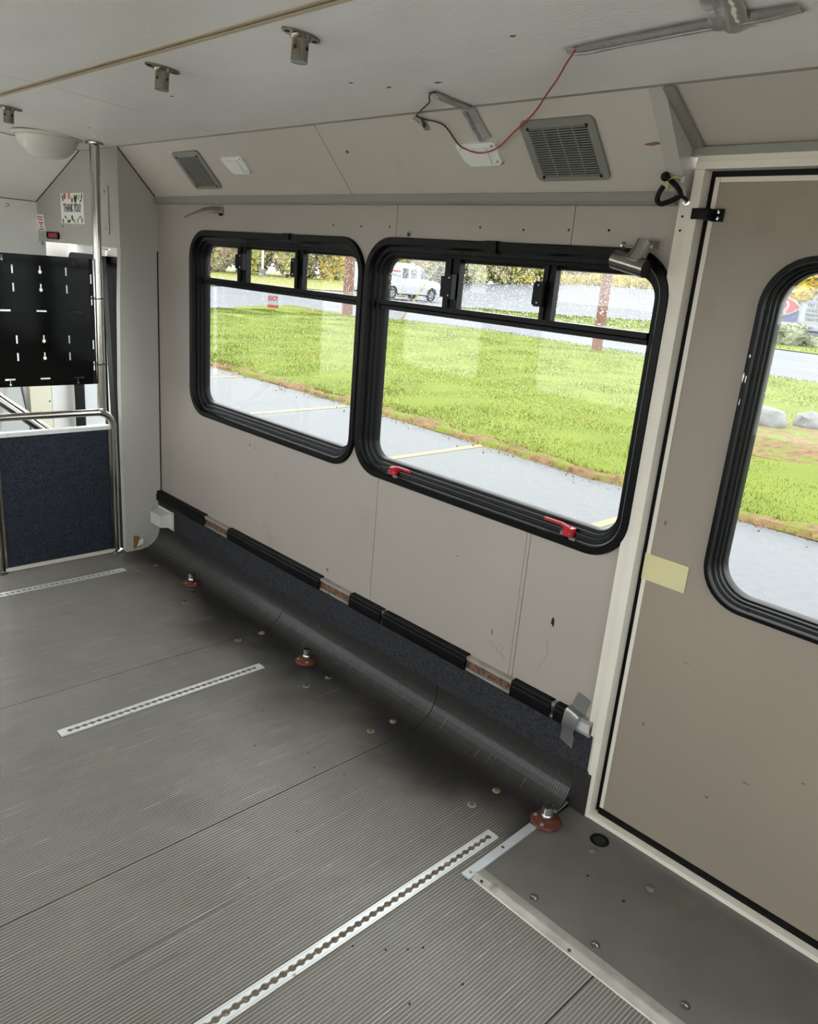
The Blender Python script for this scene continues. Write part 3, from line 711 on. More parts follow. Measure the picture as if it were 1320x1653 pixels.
prism_b = bm_new(); prism(prism_b, [(-4.66, 1.425), (-3.5, 1.425), (-3.5, 1.72), (-4.66, 1.72)], [], YF, 1.757, 1.80)
tag(obj('wall_over_door', prism_b, 'white_panel'), 'pale panel above the entry door', 'wall', kind='structure')

# carpeted barrier with its tube frame
bar = tag(empty('barrier', (-3.53, 1.26, 0)), 'navy carpeted modesty barrier in a stainless tube frame', 'barrier')
def arc_yz(cy, cz, r, a0, a1, x, n=8): return [(x, cy + r * math.cos(math.radians(a0 + (a1 - a0) * i / n)), cz + r * math.sin(math.radians(a0 + (a1 - a0) * i / n))) for i in range(n + 1)]
b = bm_new()
tube(b, [(-3.53, 1.522, 0.004)] + arc_yz(1.452, 0.632, 0.070, 0, 90, -3.53) + [(-3.53, 1.30, 0.704), (-3.53, 1.08, 0.706)] + arc_yz(1.035, 0.658, 0.048, 90, 180, -3.53) + [(-3.53, 0.987, 0.004)], 0.0165, 14)
obj('tube_frame', b, 'steel', bar, True)
for y in (1.522, 0.987):
    b = bm_new(); lathe(b, [(0.034, 0.0), (0.034, 0.006), (0.026, 0.011), (0.017, 0.013)], (-3.53, y, 0.001), 'z', 16); obj('foot_flange', b, 'steel', bar, True)
bx('carpet_panel', 'carpetblue', bar, -3.545, -3.522, 1.012, 1.494, 0.022, 0.626)
bx('edge_trim', 'alu', bar, -3.550, -3.515, 1.004, 1.506, 0.622, 0.640, 0.002)
bx('edge_trim', 'steel', bar, -3.550, -3.515, 1.494, 1.506, 0.010, 0.622, 0.002)
bx('edge_trim', 'steel', bar, -3.550, -3.515, 1.004, 1.014, 0.010, 0.622, 0.002)
bx('edge_trim', 'trimwhite', bar, -3.552, -3.512, 1.004, 1.506, 0.006, 0.022, 0.002)
# upright pole from the barrier to the ceiling
pol = tag(empty('grab_pole', (-3.53, 1.478, 0.70)), 'stainless upright grab pole from barrier to ceiling', 'pole')
b = bm_new(); tube(b, [(-3.53, 1.474, 0.716), (-3.53, 1.484, 1.74)], 0.0185, 16); obj('pole', b, 'steel', pol, True)
b = bm_new(); tube(b, [(-3.53, 1.484, 1.73), (-3.53, 1.485, 1.848)], 0.0205, 16); obj('sleeve', b, 'steel', pol, True)
b = bm_new(); lathe(b, [(0.021, 1.842), (0.036, 1.847), (0.037, 1.853), (0.03, 1.8545)], (-3.53, 1.485, 0), 'z', 18); obj('ceiling_flange', b, 'steel', pol, True)
b = bm_new(); lathe(b, [(0.020, 0.70), (0.021, 0.712), (0.0195, 0.724)], (-3.53, 1.474, 0), 'z', 16); obj('collar', b, 'steel', pol, True)
# stair handrails in the stepwell
for k, (xx, pts, lab) in enumerate(((-3.72, [(0.80, 0.985), (1.10, 0.735), (1.26, 0.600), (1.50, 0.395)], 'stainless diagonal stair handrail nearer the barrier'),
                                    (-4.30, [(0.98, 0.92), (1.26, 0.665), (1.40, 0.550), (1.66, 0.32)], 'stainless diagonal stair handrail farther, beside the front wall'))):
    b = bm_new(); tube(b, smooth_path([(xx, pts[0][0] - 0.02, pts[0][1] - 0.6), (xx, pts[0][0] - 0.02, pts[0][1] - 0.05)] + [(xx, p[0], p[1]) for p in pts] + [(xx, pts[-1][0] + 0.05, pts[-1][1] - 0.08), (xx, pts[-1][0] + 0.055, pts[-1][1] - 0.7)], 4), 0.017, 12)
    tag(obj('stair_handrail', b, 'steel', None, True), lab, 'handrail', 'stair handrails')
# black slotted board tied to the pole
bd = tag(empty('slotted_board', (-3.515, 1.15, 0.835)), 'glossy black slotted mounting board tied to the grab pole', 'board')
holes = []
def vslot(y, z, h=0.034, w=0.0068): return [(y - w / 2, z - h / 2), (y + w / 2, z - h / 2), (y + w / 2, z + h / 2), (y - w / 2, z + h / 2)]
def hslot(y, z, w=0.042, h=0.0065): return [(y - w / 2, z - h / 2), (y + w / 2, z - h / 2), (y + w / 2, z + h / 2), (y - w / 2, z + h / 2)]
def keyhole(y, z, s=1.0):
    p = [(y - 0.003 * s, z + 0.018 * s), (y - 0.003 * s, z)]
    p += [(y + 0.0075 * s * math.sin(math.radians(a)), z - 0.006 * s + 0.0085 * s * math.cos(math.radians(a))) for a in range(-50, -311, -29)]
    p += [(y + 0.003 * s, z), (y + 0.003 * s, z + 0.018 * s)]
    return p
for y in (0.905, 1.013, 1.122, 1.339):
    for z in (1.322, 1.249, 1.036, 0.963): holes.append(vslot(y, z))
for z in (1.322, 1.249, 1.036, 0.963): holes.append(keyhole(1.232, z))
for y in (0.94, 1.085, 1.229, 1.373):
    for z in (1.155, 0.868): holes.append(hslot(y, z))
for y in (1.085, 1.368):
    holes.append(keyhole(y, 0.850, 0.62)); holes.append(keyhole(y, 1.362, 0.7))
b = bm_new(); prism(b, [(0.84, 0.836), (1.437, 0.836), (1.437, 1.383), (0.84, 1.383)], holes, XF, -3.528, -3.524); obj('face_sheet', b, 'blackgloss', bd)
b = bm_new(); prism(b, [(1.4375, 0.836), (1.456, 0.836), (1.456, 1.382), (1.4375, 1.382)], [vslot(1.446, z, 0.04, 0.006) for z in (1.297, 1.205, 1.013, 0.918)], XF, -3.530, -3.526); obj('edge_flange', b, 'black', bd)
for z in (1.215, 0.925):
    b = bm_new(); tube(b, [(-3.53 + 0.024 * math.cos(a), 1.473 + 0.034 * math.sin(a), z + 0.002 * math.sin(2 * a)) for a in [2 * math.pi * i / 16 for i in range(16)]], 0.0022, 6, closed=True); obj('cable_tie', b, 'blackwire', bd, True)

# stickers and lamp on the bulkhead
sk = tag(empty('thank_you_card', (-3.99, 1.5595, 1.53)), 'white floral card reading THANK YOU! on the bulkhead hatch', 'card')
CF = lambda u, v, w: (u, 1.5598 - w, v)
b = bm_new(); prism(b, [(-4.128, 1.530), (-3.853, 1.530), (-3.853, 1.667), (-4.128, 1.667)], [], CF, 0, 0.0006); obj('sheet', b, 'paper', sk)
text_mesh('lettering', 'THANK YOU!', 0.052, 'ink', sk, Matrix.Translation((-3.990, 1.5588, 1.599)) @ Matrix.Rotation(math.radians(90), 4, 'X'), sx=0.66, bold=0.0012)
rnd = random.Random(4)
def petal(mat, u, v, su, sv_, rot):
    bm = bm_new(); pts = []
    for i in range(10):
        a = 2 * math.pi * i / 10
        pu, pv = su * math.cos(a), sv_ * math.sin(a) * (1.0 if math.sin(a) > 0 else 1.25)
        pts.append((u + pu * math.cos(rot) - pv * math.sin(rot), v + pu * math.sin(rot) + pv * math.cos(rot)))
    prism(bm, pts, [], CF, 0.0007, 0.0011); obj('flower_print', bm, mat, sk)
for (mt, u, v, su, sv_, rt) in (('printred', -4.075, 1.655, 0.017, 0.013, 0.1), ('printorange', -4.020, 1.655, 0.019, 0.014, -0.1), ('printred', -3.985, 1.637, 0.013, 0.011, 0), ('printgreen', -3.952, 1.642, 0.012, 0.018, 0.4), ('printgreen', -3.935, 1.645, 0.009, 0.018, -0.4),
    ('printlime', -3.905, 1.650, 0.018, 0.010, 0.5), ('printgreen', -3.870, 1.652, 0.007, 0.014, -0.3), ('printgreen', -4.100, 1.645, 0.007, 0.014, 0.5), ('printlime', -4.112, 1.655, 0.010, 0.010, 0.5), ('printgreen', -3.885, 1.632, 0.014, 0.004, 0.2),
    ('printred', -3.992, 1.560, 0.013, 0.009, 0), ('printorange', -3.895, 1.560, 0.020, 0.006, 0.1), ('printgreen', -4.075, 1.560, 0.009, 0.006, 0), ('printgreen', -4.105, 1.542, 0.008, 0.010, 0.4), ('printgreen', -4.03, 1.541, 0.022, 0.006, 0.2), ('printlime', -3.965, 1.543, 0.016, 0.008, -0.4), ('printgreen', -3.985, 1.548, 0.020, 0.004, -0.5), ('printgreen', -3.925, 1.545, 0.005, 0.012, 0.2), ('printgreen', -3.875, 1.546, 0.007, 0.012, -0.5), ('printlime', -4.055, 1.548, 0.007, 0.011, 0)):
    petal(mt, u, v, su, sv_, rt)
wn = tag(empty('warning_sticker', (-4.42, 1.5645, 1.49)), 'small white sticker with red print at the front end of the bulkhead', 'sticker')
KF = lambda u, v, w: (u, 1.5642 - w, v)
b = bm_new(); prism(b, [(-4.470, 1.489), (-4.360, 1.489), (-4.382, 1.568), (-4.478, 1.568)], [], KF, 0, 0.0006); obj('sheet', b, 'paper', wn)
b = bm_new()
for (v, ua, ub) in ((1.555, -4.470, -4.390), (1.543, -4.455, -4.395), (1.528, -4.450, -4.385), (1.520, -4.435, -4.400), (1.508, -4.430, -4.395), (1.496, -4.452, -4.375)):
    prism(b, [(ua, v - 0.003), (ub, v - 0.003), (ub, v + 0.003), (ua, v + 0.003)], [], KF, 0.0007, 0.0010)
o = obj('print_lines', b, 'redink', wn); o['kind'] = 'stuff'
rl = tag(empty('marker_lamp', (-4.25, 1.56, 1.468)), 'small red marker lamp in a dark oval bezel under the card', 'lamp')
b = bm_new(); prism(b, rrect(-4.330, -4.175, 1.452, 1.486, 0.014, 5), [rrect(-4.318, -4.187, 1.458, 1.480, 0.009, 5)], IF, 0.0, 0.010); obj('bezel', b, 'black', rl, True, 0.002)
b = bm_new(); prism(b, rrect(-4.318, -4.187, 1.458, 1.480, 0.009, 5), [], IF, 0.0, 0.006); obj('lens', b, 'red', rl, True, 0.002)

# dome lamp on the ceiling
dm = tag(empty('dome_light', (-3.655, 1.338, 1.864)), 'off-white bowl shaped dome light on the ceiling near the pole', 'ceiling light')
b = bm_new(); lathe(b, [(0.140, 0.002), (0.140, -0.009), (0.126, -0.012), (0.120, 0.002)], (-3.655, 1.338, 1.864), 'z', 32); obj('rim', b, 'dome', dm, True)
b = bm_new(); lathe(b, [(0.122, -0.008), (0.117, -0.028), (0.102, -0.056), (0.078, -0.078), (0.046, -0.089), (0.010, -0.092)], (-3.655, 1.338, 1.864), 'z', 32); obj('bowl', b, 'dome', dm, True)

# pole sockets left on the ceiling
def socket():
    t = empty('pole_socket', (0, 0, 0))
    b = bm_new(); prism(b, [(0.020 * math.cos(2 * math.pi * i / 24), 0.046 * math.sin(2 * math.pi * i / 24)) for i in range(24)], [], ZF, 0.0, -0.005)
    obj('flange', b, 'nickel', t, True, 0.0015, local=True)
    b = bm_new(); lathe(b, [(0.022, -0.004), (0.019, -0.010), (0.0172, -0.012), (0.0172, -0.052), (0.0155, -0.052), (0.0155, -0.046)], (0, 0, 0), 'z', 22); obj('tube', b, 'nickel', t, True, local=True)
    b = bm_new(); lathe(b, [(0.0150, -0.0515), (0.0150, -0.049)], (0, 0, 0), 'z', 20); obj('tube_plug', b, 'lip', t, local=True)
    for a in (-70, 20):
        d = Vector((math.cos(math.radians(a)), math.sin(math.radians(a)), 0))
        b = bm_new()
        q = Vector((0, 0, 1)); s_ = d.cross(q)
        c0 = d * 0.0166 + Vector((0, 0, -0.028))
        loops = [[c0 + d * h + 0.0038 * (math.cos(2 * math.pi * i / 10) * s_ + math.sin(2 * math.pi * i / 10) * q) for i in range(10)] for h in (0, 0.0011)]
        loft(b, loops, True, True, True); obj('bolt_hole', b, 'dark', t, local=True)
    for y in (-0.034, 0.034):
        b = bm_new(); lathe(b, [(0.006, -0.004), (0.006, -0.0056)], (0, y, 0), 'z', 10); obj('screw_hole', b, 'dark', t, local=True)
    return t
sock = socket()
for i, (x, y, lab) in enumerate(((-1.447, 1.036, 'metal pole socket on the ceiling, the nearest of three'), (-2.025, 1.032, 'metal pole socket on the ceiling, the middle of three'), (-3.19, 1.042, 'metal pole socket on the ceiling next to the dome light'))):
    o = sock if i == 0 else copy_tree(sock)
    o.location = (x, y, ceil_z(y)); o.rotation_euler = (math.radians(-3.5), 0, 0); tag(o, lab, 'socket', 'ceiling pole sockets')

# vents and lamps on the cove
def vent(x0, x1, v0, v1, label):
    t = tag(empty('speaker_vent', SF((x0 + x1) / 2, v0, 0)), label, 'vent', 'cove vents')
    ix0, ix1, iv0, iv1 = x0 + 0.022, x1 - 0.022, v0 + 0.012, v1 - 0.020
    b = bm_new(); prism(b, rrect(x0, x1, v0, v1, 0.016, 5), [[(ix0, iv0), (ix1, iv0), (ix1, iv1), (ix0, iv1)]], SF, 0.0, 0.007); obj('frame', b, 'vent', t, True, 0.002)
    b = bm_new(); prism(b, [(ix0, iv0), (ix1, iv0), (ix1, iv1), (ix0, iv1)], [], SF, 0.0003, 0.0009); obj('backing', b, 'dark', t)
    b = bm_new(); n = 21
    for i in range(n):
        v = iv0 + (iv1 - iv0) * (i + 0.25) / n
        prism(b, [(ix0, v), (ix1, v), (ix1, v + (iv1 - iv0) / n * 0.42), (ix0, v + (iv1 - iv0) / n * 0.42)], [], SF, 0.0042, 0.006)
    for k in (0.25, 0.5, 0.75):
        u = ix0 + (ix1 - ix0) * k; prism(b, [(u - 0.0012, iv0), (u + 0.0012, iv0), (u + 0.0012, iv1), (u - 0.0012, iv1)], [], SF, 0.003, 0.0062)
    o = obj('slats', b, 'vent', t); o['kind'] = 'stuff'
    for u in (ix0, ix1):
        for v in (iv0, iv1):
            p = SF(u, v, 0.007); b = bm_new(); lathe(b, [(0.0042, 0.0015), (0.0042, -0.0012)], (0, 0, 0), 'z', 10)
            rot = Vector((0, 0, 1)).rotation_difference(sn).to_matrix()
            for q in b.verts: q.co = rot @ q.co + Vector(p)
            obj('screw', b, 'dark', t)
V0 = 0.044
vent(-3.070, -2.868, 0.042, 0.204, 'grey slatted speaker vent near the front pillar')
vent(-1.327, -1.114, 0.042, 0.204, 'grey slatted speaker vent between lamp lens and door end')
def lens(x0, x1, v0, v1, label):
    t = tag(empty('courtesy_lamp', SF((x0 + x1) / 2, v0, 0)), label, 'lamp', 'cove courtesy lamps')
    out = [(x0 + 0.030, v0), (x1 - 0.010, v0 + 0.001), (x1, v0 + 0.008), (x1, v1 - 0.006), (x1 - 0.006, v1), (x0 + 0.004, v1), (x0, v1 - 0.010), (x0 + 0.010, v0 + 0.018)]
    b = bm_new(); prism(b, out, [], SF, 0.0, 0.008); obj('lens_plate', b, 'lens', t, True, 0.002)
    b = bm_new(); prism(b, [(x0 + 0.03, v0 + 0.008), (x1 - 0.03, v0 + 0.008), (x1 - 0.03, v1 - 0.012), (x0 + 0.012, v1 - 0.012)], [], SF, 0.008, 0.014); obj('lens_bulge', b, 'lens', t, True, 0.005)
    for v in (v0 + 0.012, v1 - 0.010):
        p = Vector(SF(x1 - 0.012, v, 0.008)); b = bm_new(); lathe(b, [(0.0035, 0), (0.0035, 0.001)], (0, 0, 0), 'z', 8)
        rot = Vector((0, 0, 1)).rotation_difference(sn).to_matrix()
        for q in b.verts: q.co = rot @ q.co + p
        obj('screw', b, 'lip', t)
lens(-2.738, -2.602, 0.100, 0.170, 'white courtesy lamp lens beside the front speaker vent')
lens(-1.560, -1.423, 0.092, 0.158, 'white courtesy lamp lens under the foil tape')

# foil tape runs
def foil_strip(name, pts, wid, hump, normal, label, seed, k=5):
    """crinkled strip following pts; hump lifts the middle over a hidden cable"""
    rnd = random.Random(seed); P = smooth_path(pts, k); bm = bm_new(); rows = []
    prof = [(-1, 0.0), (-0.60, 0.06), (-0.44, 0.55), (-0.2, 0.95), (0.04, 1.0), (0.24, 0.88), (0.44, 0.40), (0.60, 0.05), (1, 0.0)]
    n = Vector(normal).normalized()
    for i, p in enumerate(P):
        t = (P[min(i + 1, len(P) - 1)] - P[max(i - 1, 0)]).normalized(); s_ = t.cross(n).normalized()
        endk = min(1, (i + 1) / 3, (len(P) - i) / 3); row = []
        for (u, h) in prof:
            row.append(p + s_ * (u * wid / 2 * (1 + 0.07 * rnd.uniform(-1, 1))) + n * (0.0012 + hump * h * (0.45 + 0.55 * endk) + rnd.uniform(-1, 1) * 0.0005) + t * rnd.uniform(-1, 1) * 0.0015)
        rows.append(row)
    loft(bm, rows, closed=False)
    bmesh.ops.solidify(bm, geom=bm.faces[:], thickness=0.0004)
    return tag(obj(name, bm, 'foil', None, True), label, 'tape', 'foil tape pieces')
cz = lambda x, y, d=0.0: (x, y, ceil_z(y) - d)
foil_strip('foil_tape', [cz(-0.995, 1.328), cz(-0.86, 1.312), cz(-0.72, 1.304), cz(-0.565, 1.300)], 0.050, 0.011, (0, 0.06, -1), 'long crinkled foil tape run on the ceiling with the red wire', 1)
foil_strip('foil_tape', [cz(-0.648, 1.15, 0.001), cz(-0.655, 1.22, 0.001), cz(-0.672, 1.30, 0.011), cz(-0.675, 1.335, 0.002)], 0.060, 0.006, (0, 0.06, -1), 'wide foil tape piece crossing the long run', 2)
foil_strip('foil_tape', [cz(-1.462, 1.425, 0.002), cz(-1.466, 1.50, 0.002), cz(-1.462, 1.562, 0.003)], 0.030, 0.010, (0, 0.06, -1), 'narrow foil tape over the cable above the lamp lens', 3)
foil_strip('foil_tape', [SF(-1.468, SL - 0.006, 0.004), SF(-1.462, SL - 0.05, 0.002), SF(-1.453, SL - 0.088, 0.004)], 0.046, 0.002, tuple(sn), 'flat foil tape on the cove down to the lamp lens', 4)
foil_strip('foil_tape', [SF(-1.655, SL - 0.004, 0.012), SF(-1.643, SL - 0.030, 0.004), SF(-1.640, SL - 0.05, 0.002)], 0.020, 0.003, tuple(sn), 'tiny torn foil scrap at the crease by the black wire', 5)
blotch('black_tape_mark', 'dark', bpy.data.objects['foil_tape.004'], lambda u, v, w: SF(u, v, 0.0075 - w), -1.640, SL - 0.028, 0.007, 0.016, 8, 6)
# loose wire
wr_ = tag(empty('loose_wire', cz(-1.0, 1.33)), 'red and black wire drooping from ceiling tape across the lamp lens', 'wire')
b = bm_new(); tube(b, smooth_path([(-0.975, 1.312, 1.859), (-1.014, 1.344, 1.851), (-1.087, 1.416, 1.845), (-1.165, 1.489, 1.840), SF(-1.264, 0.2267, 0.015), SF(-1.341, 0.185, 0.015), SF(-1.413, 0.146, 0.014), SF(-1.476, 0.137, 0.018), SF(-1.534, 0.152, 0.012)], 8), 0.0019, 8); obj('red_lead', b, 'redwire', wr_, True)
b = bm_new(); tube(b, smooth_path([SF(-1.534, 0.152, 0.012), SF(-1.546, 0.171, 0.011), SF(-1.562, 0.212, 0.010), SF(-1.593, 0.228, 0.009), SF(-1.622, 0.235, 0.009), (-1.640, 1.553, 1.838), (-1.612, 1.535, 1.842), (-1.560, 1.505, 1.846), (-1.518, 1.478, 1.848), (-1.490, 1.448, 1.850), (-1.462, 1.424, 1.852), (-1.448, 1.430, 1.853)], 8), 0.0020, 8); obj('black_lead', b, 'blackwire', wr_, True)

# ================================================================== LOW WALL AND FLOOR FITTINGS
b = bm_new(); box(b, X0, -0.925, 1.7280, YW, 0.135, 0.250)
bb = tag(obj('baseboard_right', b, 'carpet'), 'blue grey carpet strip along the foot of the side wall', 'baseboard', kind='structure')
for x in (-3.29, -3.25, -2.74, -2.30, -1.52, -0.945):
    b = bm_new(); lathe(b, [(0.0032, 0), (0.0032, -0.0008)], (x, 1.7280, 0.200), 'y', 8); obj('nail_hole', b, 'dark', bb)
# wall track
tr = tag(empty('wall_track', (-2.2, 1.745, 0.23)), 'aluminium seat track along the wall with black rubber covers', 'rail')
bx('track_web', 'rusttrack', tr, X0, -0.932, 1.733, YW, 0.248, 0.292)
bx('track_lip', 'aluraw', tr, X0, -0.932, 1.726, 1.745, 0.282, 0.293, 0.0015)
bx('track_lip', 'aluraw', tr, X0, -0.932, 1.726, 1.745, 0.246, 0.254, 0.0015)
bx('track_end', 'galv', tr, -0.985, -0.938, 1.727, 1.735, 0.254, 0.282, 0.001)
for a, c in ((X0 - 0.005, -3.037), (-2.828, -2.164), (-1.981, -1.8075), (-1.7945, -1.401), (-1.215, -1.068), (-1.054, -0.985)):
    b = bm_new(); prism(b, [(1.744, 0.2975), (1.724, 0.2960), (1.7205, 0.291), (1.7215, 0.283), (1.7175, 0.278), (1.7175, 0.252), (1.7205, 0.2445), (1.7250, 0.2440), (1.7250, 0.294), (1.744, 0.2940)], [], XF, a, c)
    obj('rubber_cover', b, 'rubber', tr, True)
# duct tape
b = bm_new(); rows = []
pth = [(1.7435, 0.350, -0.977), (1.7420, 0.322, -0.984), (1.7390, 0.303, -0.990), (1.7205, 0.2995, -0.992), (1.7150, 0.290, -0.994), (1.7145, 0.250, -0.998), (1.7190, 0.240, -1.000), (1.7260, 0.228, -1.001), (1.7262, 0.192, -1.002)]
rnd = random.Random(2)
for y, z, x in pth: rows.append([(x + s * 0.0215 + rnd.uniform(-1, 1) * 0.001, y + rnd.uniform(-1, 0) * 0.0015, z + rnd.uniform(-1, 1) * 0.0015 + s * -0.006) for s in (-1, -0.33, 0.33, 1)])
loft(b, rows, closed=False); bmesh.ops.solidify(b, geom=b.faces[:], thickness=0.0005)
tag(obj('duct_tape', b, 'tape', None, True), 'strip of silver duct tape folded over the end of the wall track', 'tape')
# white junction box
jb = tag(empty('junction_box', (-3.42, 1.735, 0.13)), 'white plastic box on a mounting plate at the front end of the carpet strip', 'box')
bx('mounting_plate', 'boxwhite', jb, -3.492, -3.335, 1.724, 1.7335, 0.130, 0.222, 0.002)
b = bm_new(); loft(b, [[(-3.478, 1.726, 0.140), (-3.358, 1.726, 0.140), (-3.358, 1.726, 0.212), (-3.478, 1.726, 0.212)], [(-3.472, 1.672, 0.146), (-3.366, 1.672, 0.146), (-3.366, 1.672, 0.206), (-3.472, 1.672, 0.206)]], True, True, True); obj('cover', b, 'boxwhite', jb, True, 0.005, segs=3)
for z in (0.139, 0.213):
    b = bm_new(); lathe(b, [(0.004, 0), (0.003, -0.002)], (-3.345, 1.724, z), 'y', 8); obj('screw', b, 'lip', jb)

# floor tracks with keyhole slots
def track_mesh(y0, y1, pitch=0.0231):
    n = int((y1 - y0 - 0.02) / pitch); a0 = y0 + ((y1 - y0) - (n - 1) * pitch) / 2
    left = []; 
    for i in range(n):
        c = a0 + i * pitch
        for k in range(7):
            an = math.radians(-62 + 124 * k / 6)
            left.append((-0.0088 * math.cos(an), c + 0.0088 * math.sin(an)))
    right = [(-u, v) for u, v in reversed(left)]
    return left + right
def floor_track(xc, y0, y1, label):
    t = tag(empty('floor_track', (xc, (y0 + y1) / 2, 0.0)), label, 'track', 'floor seat tracks')
    bm = bm_new(); prism(bm, [(-0.0195, y0), (0.0195, y0), (0.0195, y1), (-0.0195, y1)], [track_mesh(y0, y1)], lambda u, v, w: (xc + u, v, w), 0.0012, 0.0052)
    obj('track_plate', bm, 'alu', t)
    bm = bm_new(); prism(bm, [(-0.0105, y0 + 0.008), (0.0105, y0 + 0.008), (0.0105, y1 - 0.008), (-0.0105, y1 - 0.008)], [], lambda u, v, w: (xc + u, v, w), 0.0012, 0.0018)
    obj('slot_dirt', bm, 'dirt', t)
    for s in (-1, 1):
        bx('edge_groove', 'lip', t, xc + s * 0.0150 - 0.0004, xc + s * 0.0150 + 0.0004, y0 + 0.001, y1 - 0.001, 0.0050, 0.0054)
floor_track(-1.021, 0.40, 1.460, 'aluminium floor seat track nearest the camera, beside the flat bar')
floor_track(-2.154, 0.729, 1.463, 'aluminium floor seat track in the middle of the floor')
floor_track(-3.283, 0.717, 1.451, 'aluminium floor seat track in front of the carpeted barrier')
# seat leg bases
def seat_base():
    t = empty('seat_base', (0, 0, 0))
    b = bm_new(); lathe(b, [(0.043, 0.0), (0.044, 0.004), (0.040, 0.009), (0.030, 0.010), (0.022, 0.016), (0.016, 0.017)], (0, 0, 0), 'z', 28); obj('flange', b, 'rust', t, True, local=True)
    b = bm_new(); lathe(b, [(0.0150, 0.015), (0.0165, 0.018), (0.0165, 0.026), (0.0150, 0.028), (0.0170, 0.030), (0.0170, 0.052), (0.0138, 0.0525), (0.0138, 0.024)], (0, 0, 0), 'z', 22); obj('collar', b, 'chrome', t, True, local=True)
    b = bm_new(); lathe(b, [(0.0136, 0.032), (0.0136, 0.034)], (0, 0, 0), 'z', 18); obj('collar_inside', b, 'lip', t, local=True)
    for a in (200, 285, 20, 110):
        b = bm_new(); lathe(b, [(0.0062, 0.008), (0.0058, 0.0125), (0.003, 0.014)], (0.031 * math.cos(math.radians(a)), 0.031 * math.sin(math.radians(a)), 0), 'z', 8); obj('bolt', b, 'rust' if a in (20, 110) else 'lip', t, True, local=True)
    return t
sb = seat_base()
for i, (x, y, lab) in enumerate(((-0.958, 1.612, 'rusty seat base flange with threaded collar on the flat bar by the door'), (-2.091, 1.622, 'rusty seat base flange with threaded collar near the middle floor track'), (-2.975, 1.626, 'rusty seat base flange with threaded collar farthest toward the front'))):
    o = sb if i == 0 else copy_tree(sb)
    o.location = (x, y, 0.0065 if i == 0 else 0.0012); o.rotation_euler = (0, 0, i * 0.7); tag(o, lab, 'seat base', 'rusty seat bases')
# bolts in the floor
def bolt(mat_head, mat_washer):
    t = empty('floor_bolt', (0, 0, 0))
    b = bm_new(); lathe(b, [(0.0125, 0.0), (0.0122, 0.0016), (0.009, 0.0022)], (0, 0, 0), 'z', 16); obj('washer', b, mat_washer, t, True, local=True)
    b = bm_new(); lathe(b, [(0.0078, 0.001), (0.0078, 0.0048), (0.006, 0.0062)], (0, 0, 0), 'z', 8); obj('head', b, mat_head, t, True, local=True)
    return t
bolt_a = bolt('nickel', 'lip'); bolt_b = bolt('rustmark', 'aluraw'); used = set()
for (x, y, kind, lab) in ((-2.807, 1.504, 0, 'steel floor bolt beside two dark holes near the front seat base'), (-1.944, 1.511, 0, 'steel floor bolt, left of the pair below the middle seat base'), (-1.946, 1.613, 0, 'steel floor bolt, right of the pair below the middle seat base'),
        (-3.247, 1.500, 0, 'steel floor bolt just past the end of the front floor track'), (-3.259, 1.595, 0, 'steel floor bolt nearest the front pillar'),
        (-2.382, 1.612, 1, 'rusty floor bolt in the dark stain by the wall'), (-2.381, 1.501, 1, 'rusty floor bolt next to the dark stain'),
        (-1.593, 1.512, 1, 'rusty floor bolt, left of the pair beyond the long floor seam'), (-1.591, 1.610, 1, 'rusty floor bolt, right of the pair beyond the long floor seam'),
        (-1.140, 1.503, 1, 'rusty floor bolt with a pale washer past the near floor track'), (-1.137, 1.610, 1, 'rusty floor bolt close to the cove near the flat bar')):
    src = (bolt_a, bolt_b)[kind]
    o = src if kind not in used else copy_tree(src); used.add(kind)
    o.location = (x, y, 0.0011); o.rotation_euler = (0, 0, x * 9); tag(o, lab, 'bolt', 'floor bolts')
for (x, y, r_, par) in ((-2.967, 1.590, 0.012, floor), (-2.888, 1.588, 0.012, floor)):
    b = bm_new(); lathe(b, [(r_, 0.0012), (r_, 0.0016)], (x, y, 0), 'z', 14); obj('bolt_hole', b, 'dark', par)
FF = lambda u, v, w: (u, v, 0.0011 - w)
for (x, y, a, c, s, m_) in ((-2.40, 1.585, 0.030, 0.030, 61, 'stain'), (-2.36, 1.60, 0.055, 0.030, 62, 'stain'), (-2.84, 1.585, 0.05, 0.022, 63, 'stain'), (-2.30, 1.53, 0.03, 0.02, 64, 'stain'), (-0.985, 1.66, 0.02, 0.03, 65, 'stain')):
    blotch('oil_stain', m_, floor, lambda u, v, w: (u, v, 0.0006 - w), x, y, a, c, 14, s, 0.0004)
for k, (x, y) in enumerate(((-0.93, 0.98), (-0.90, 1.02), (-0.88, 1.05), (-0.985, 0.93), (-1.30, 0.86), (-1.55, 1.25), (-1.62, 1.28), (-1.75, 1.17), (-0.80, 0.93), (-1.47, 1.30), (-1.36, 1.05), (-1.9, 1.3), (-0.76, 1.05))):
    blotch('grit_speck', 'dark', floor, FF, x, y, 0.0035, 0.0035, 7, k + 80)
for k, (xx, ya, yb) in enumerate(((-1.262, 0.50, 0.80), (-1.250, 0.62, 0.93), (-1.243, 0.56, 0.70), (-1.21, 0.55, 0.63), (-1.66, 1.12, 1.20), (-2.06, 1.47, 1.60), (-2.55, 1.25, 1.42), (-2.62, 1.10, 1.22), (-1.86, 1.49, 1.60), (-2.9, 0.95, 1.04))):
    bx('scratch', 'scratch', floor, xx - 0.0005, xx + 0.0005, ya, yb, 0.0010, 0.0014)
rs = random.Random(9)
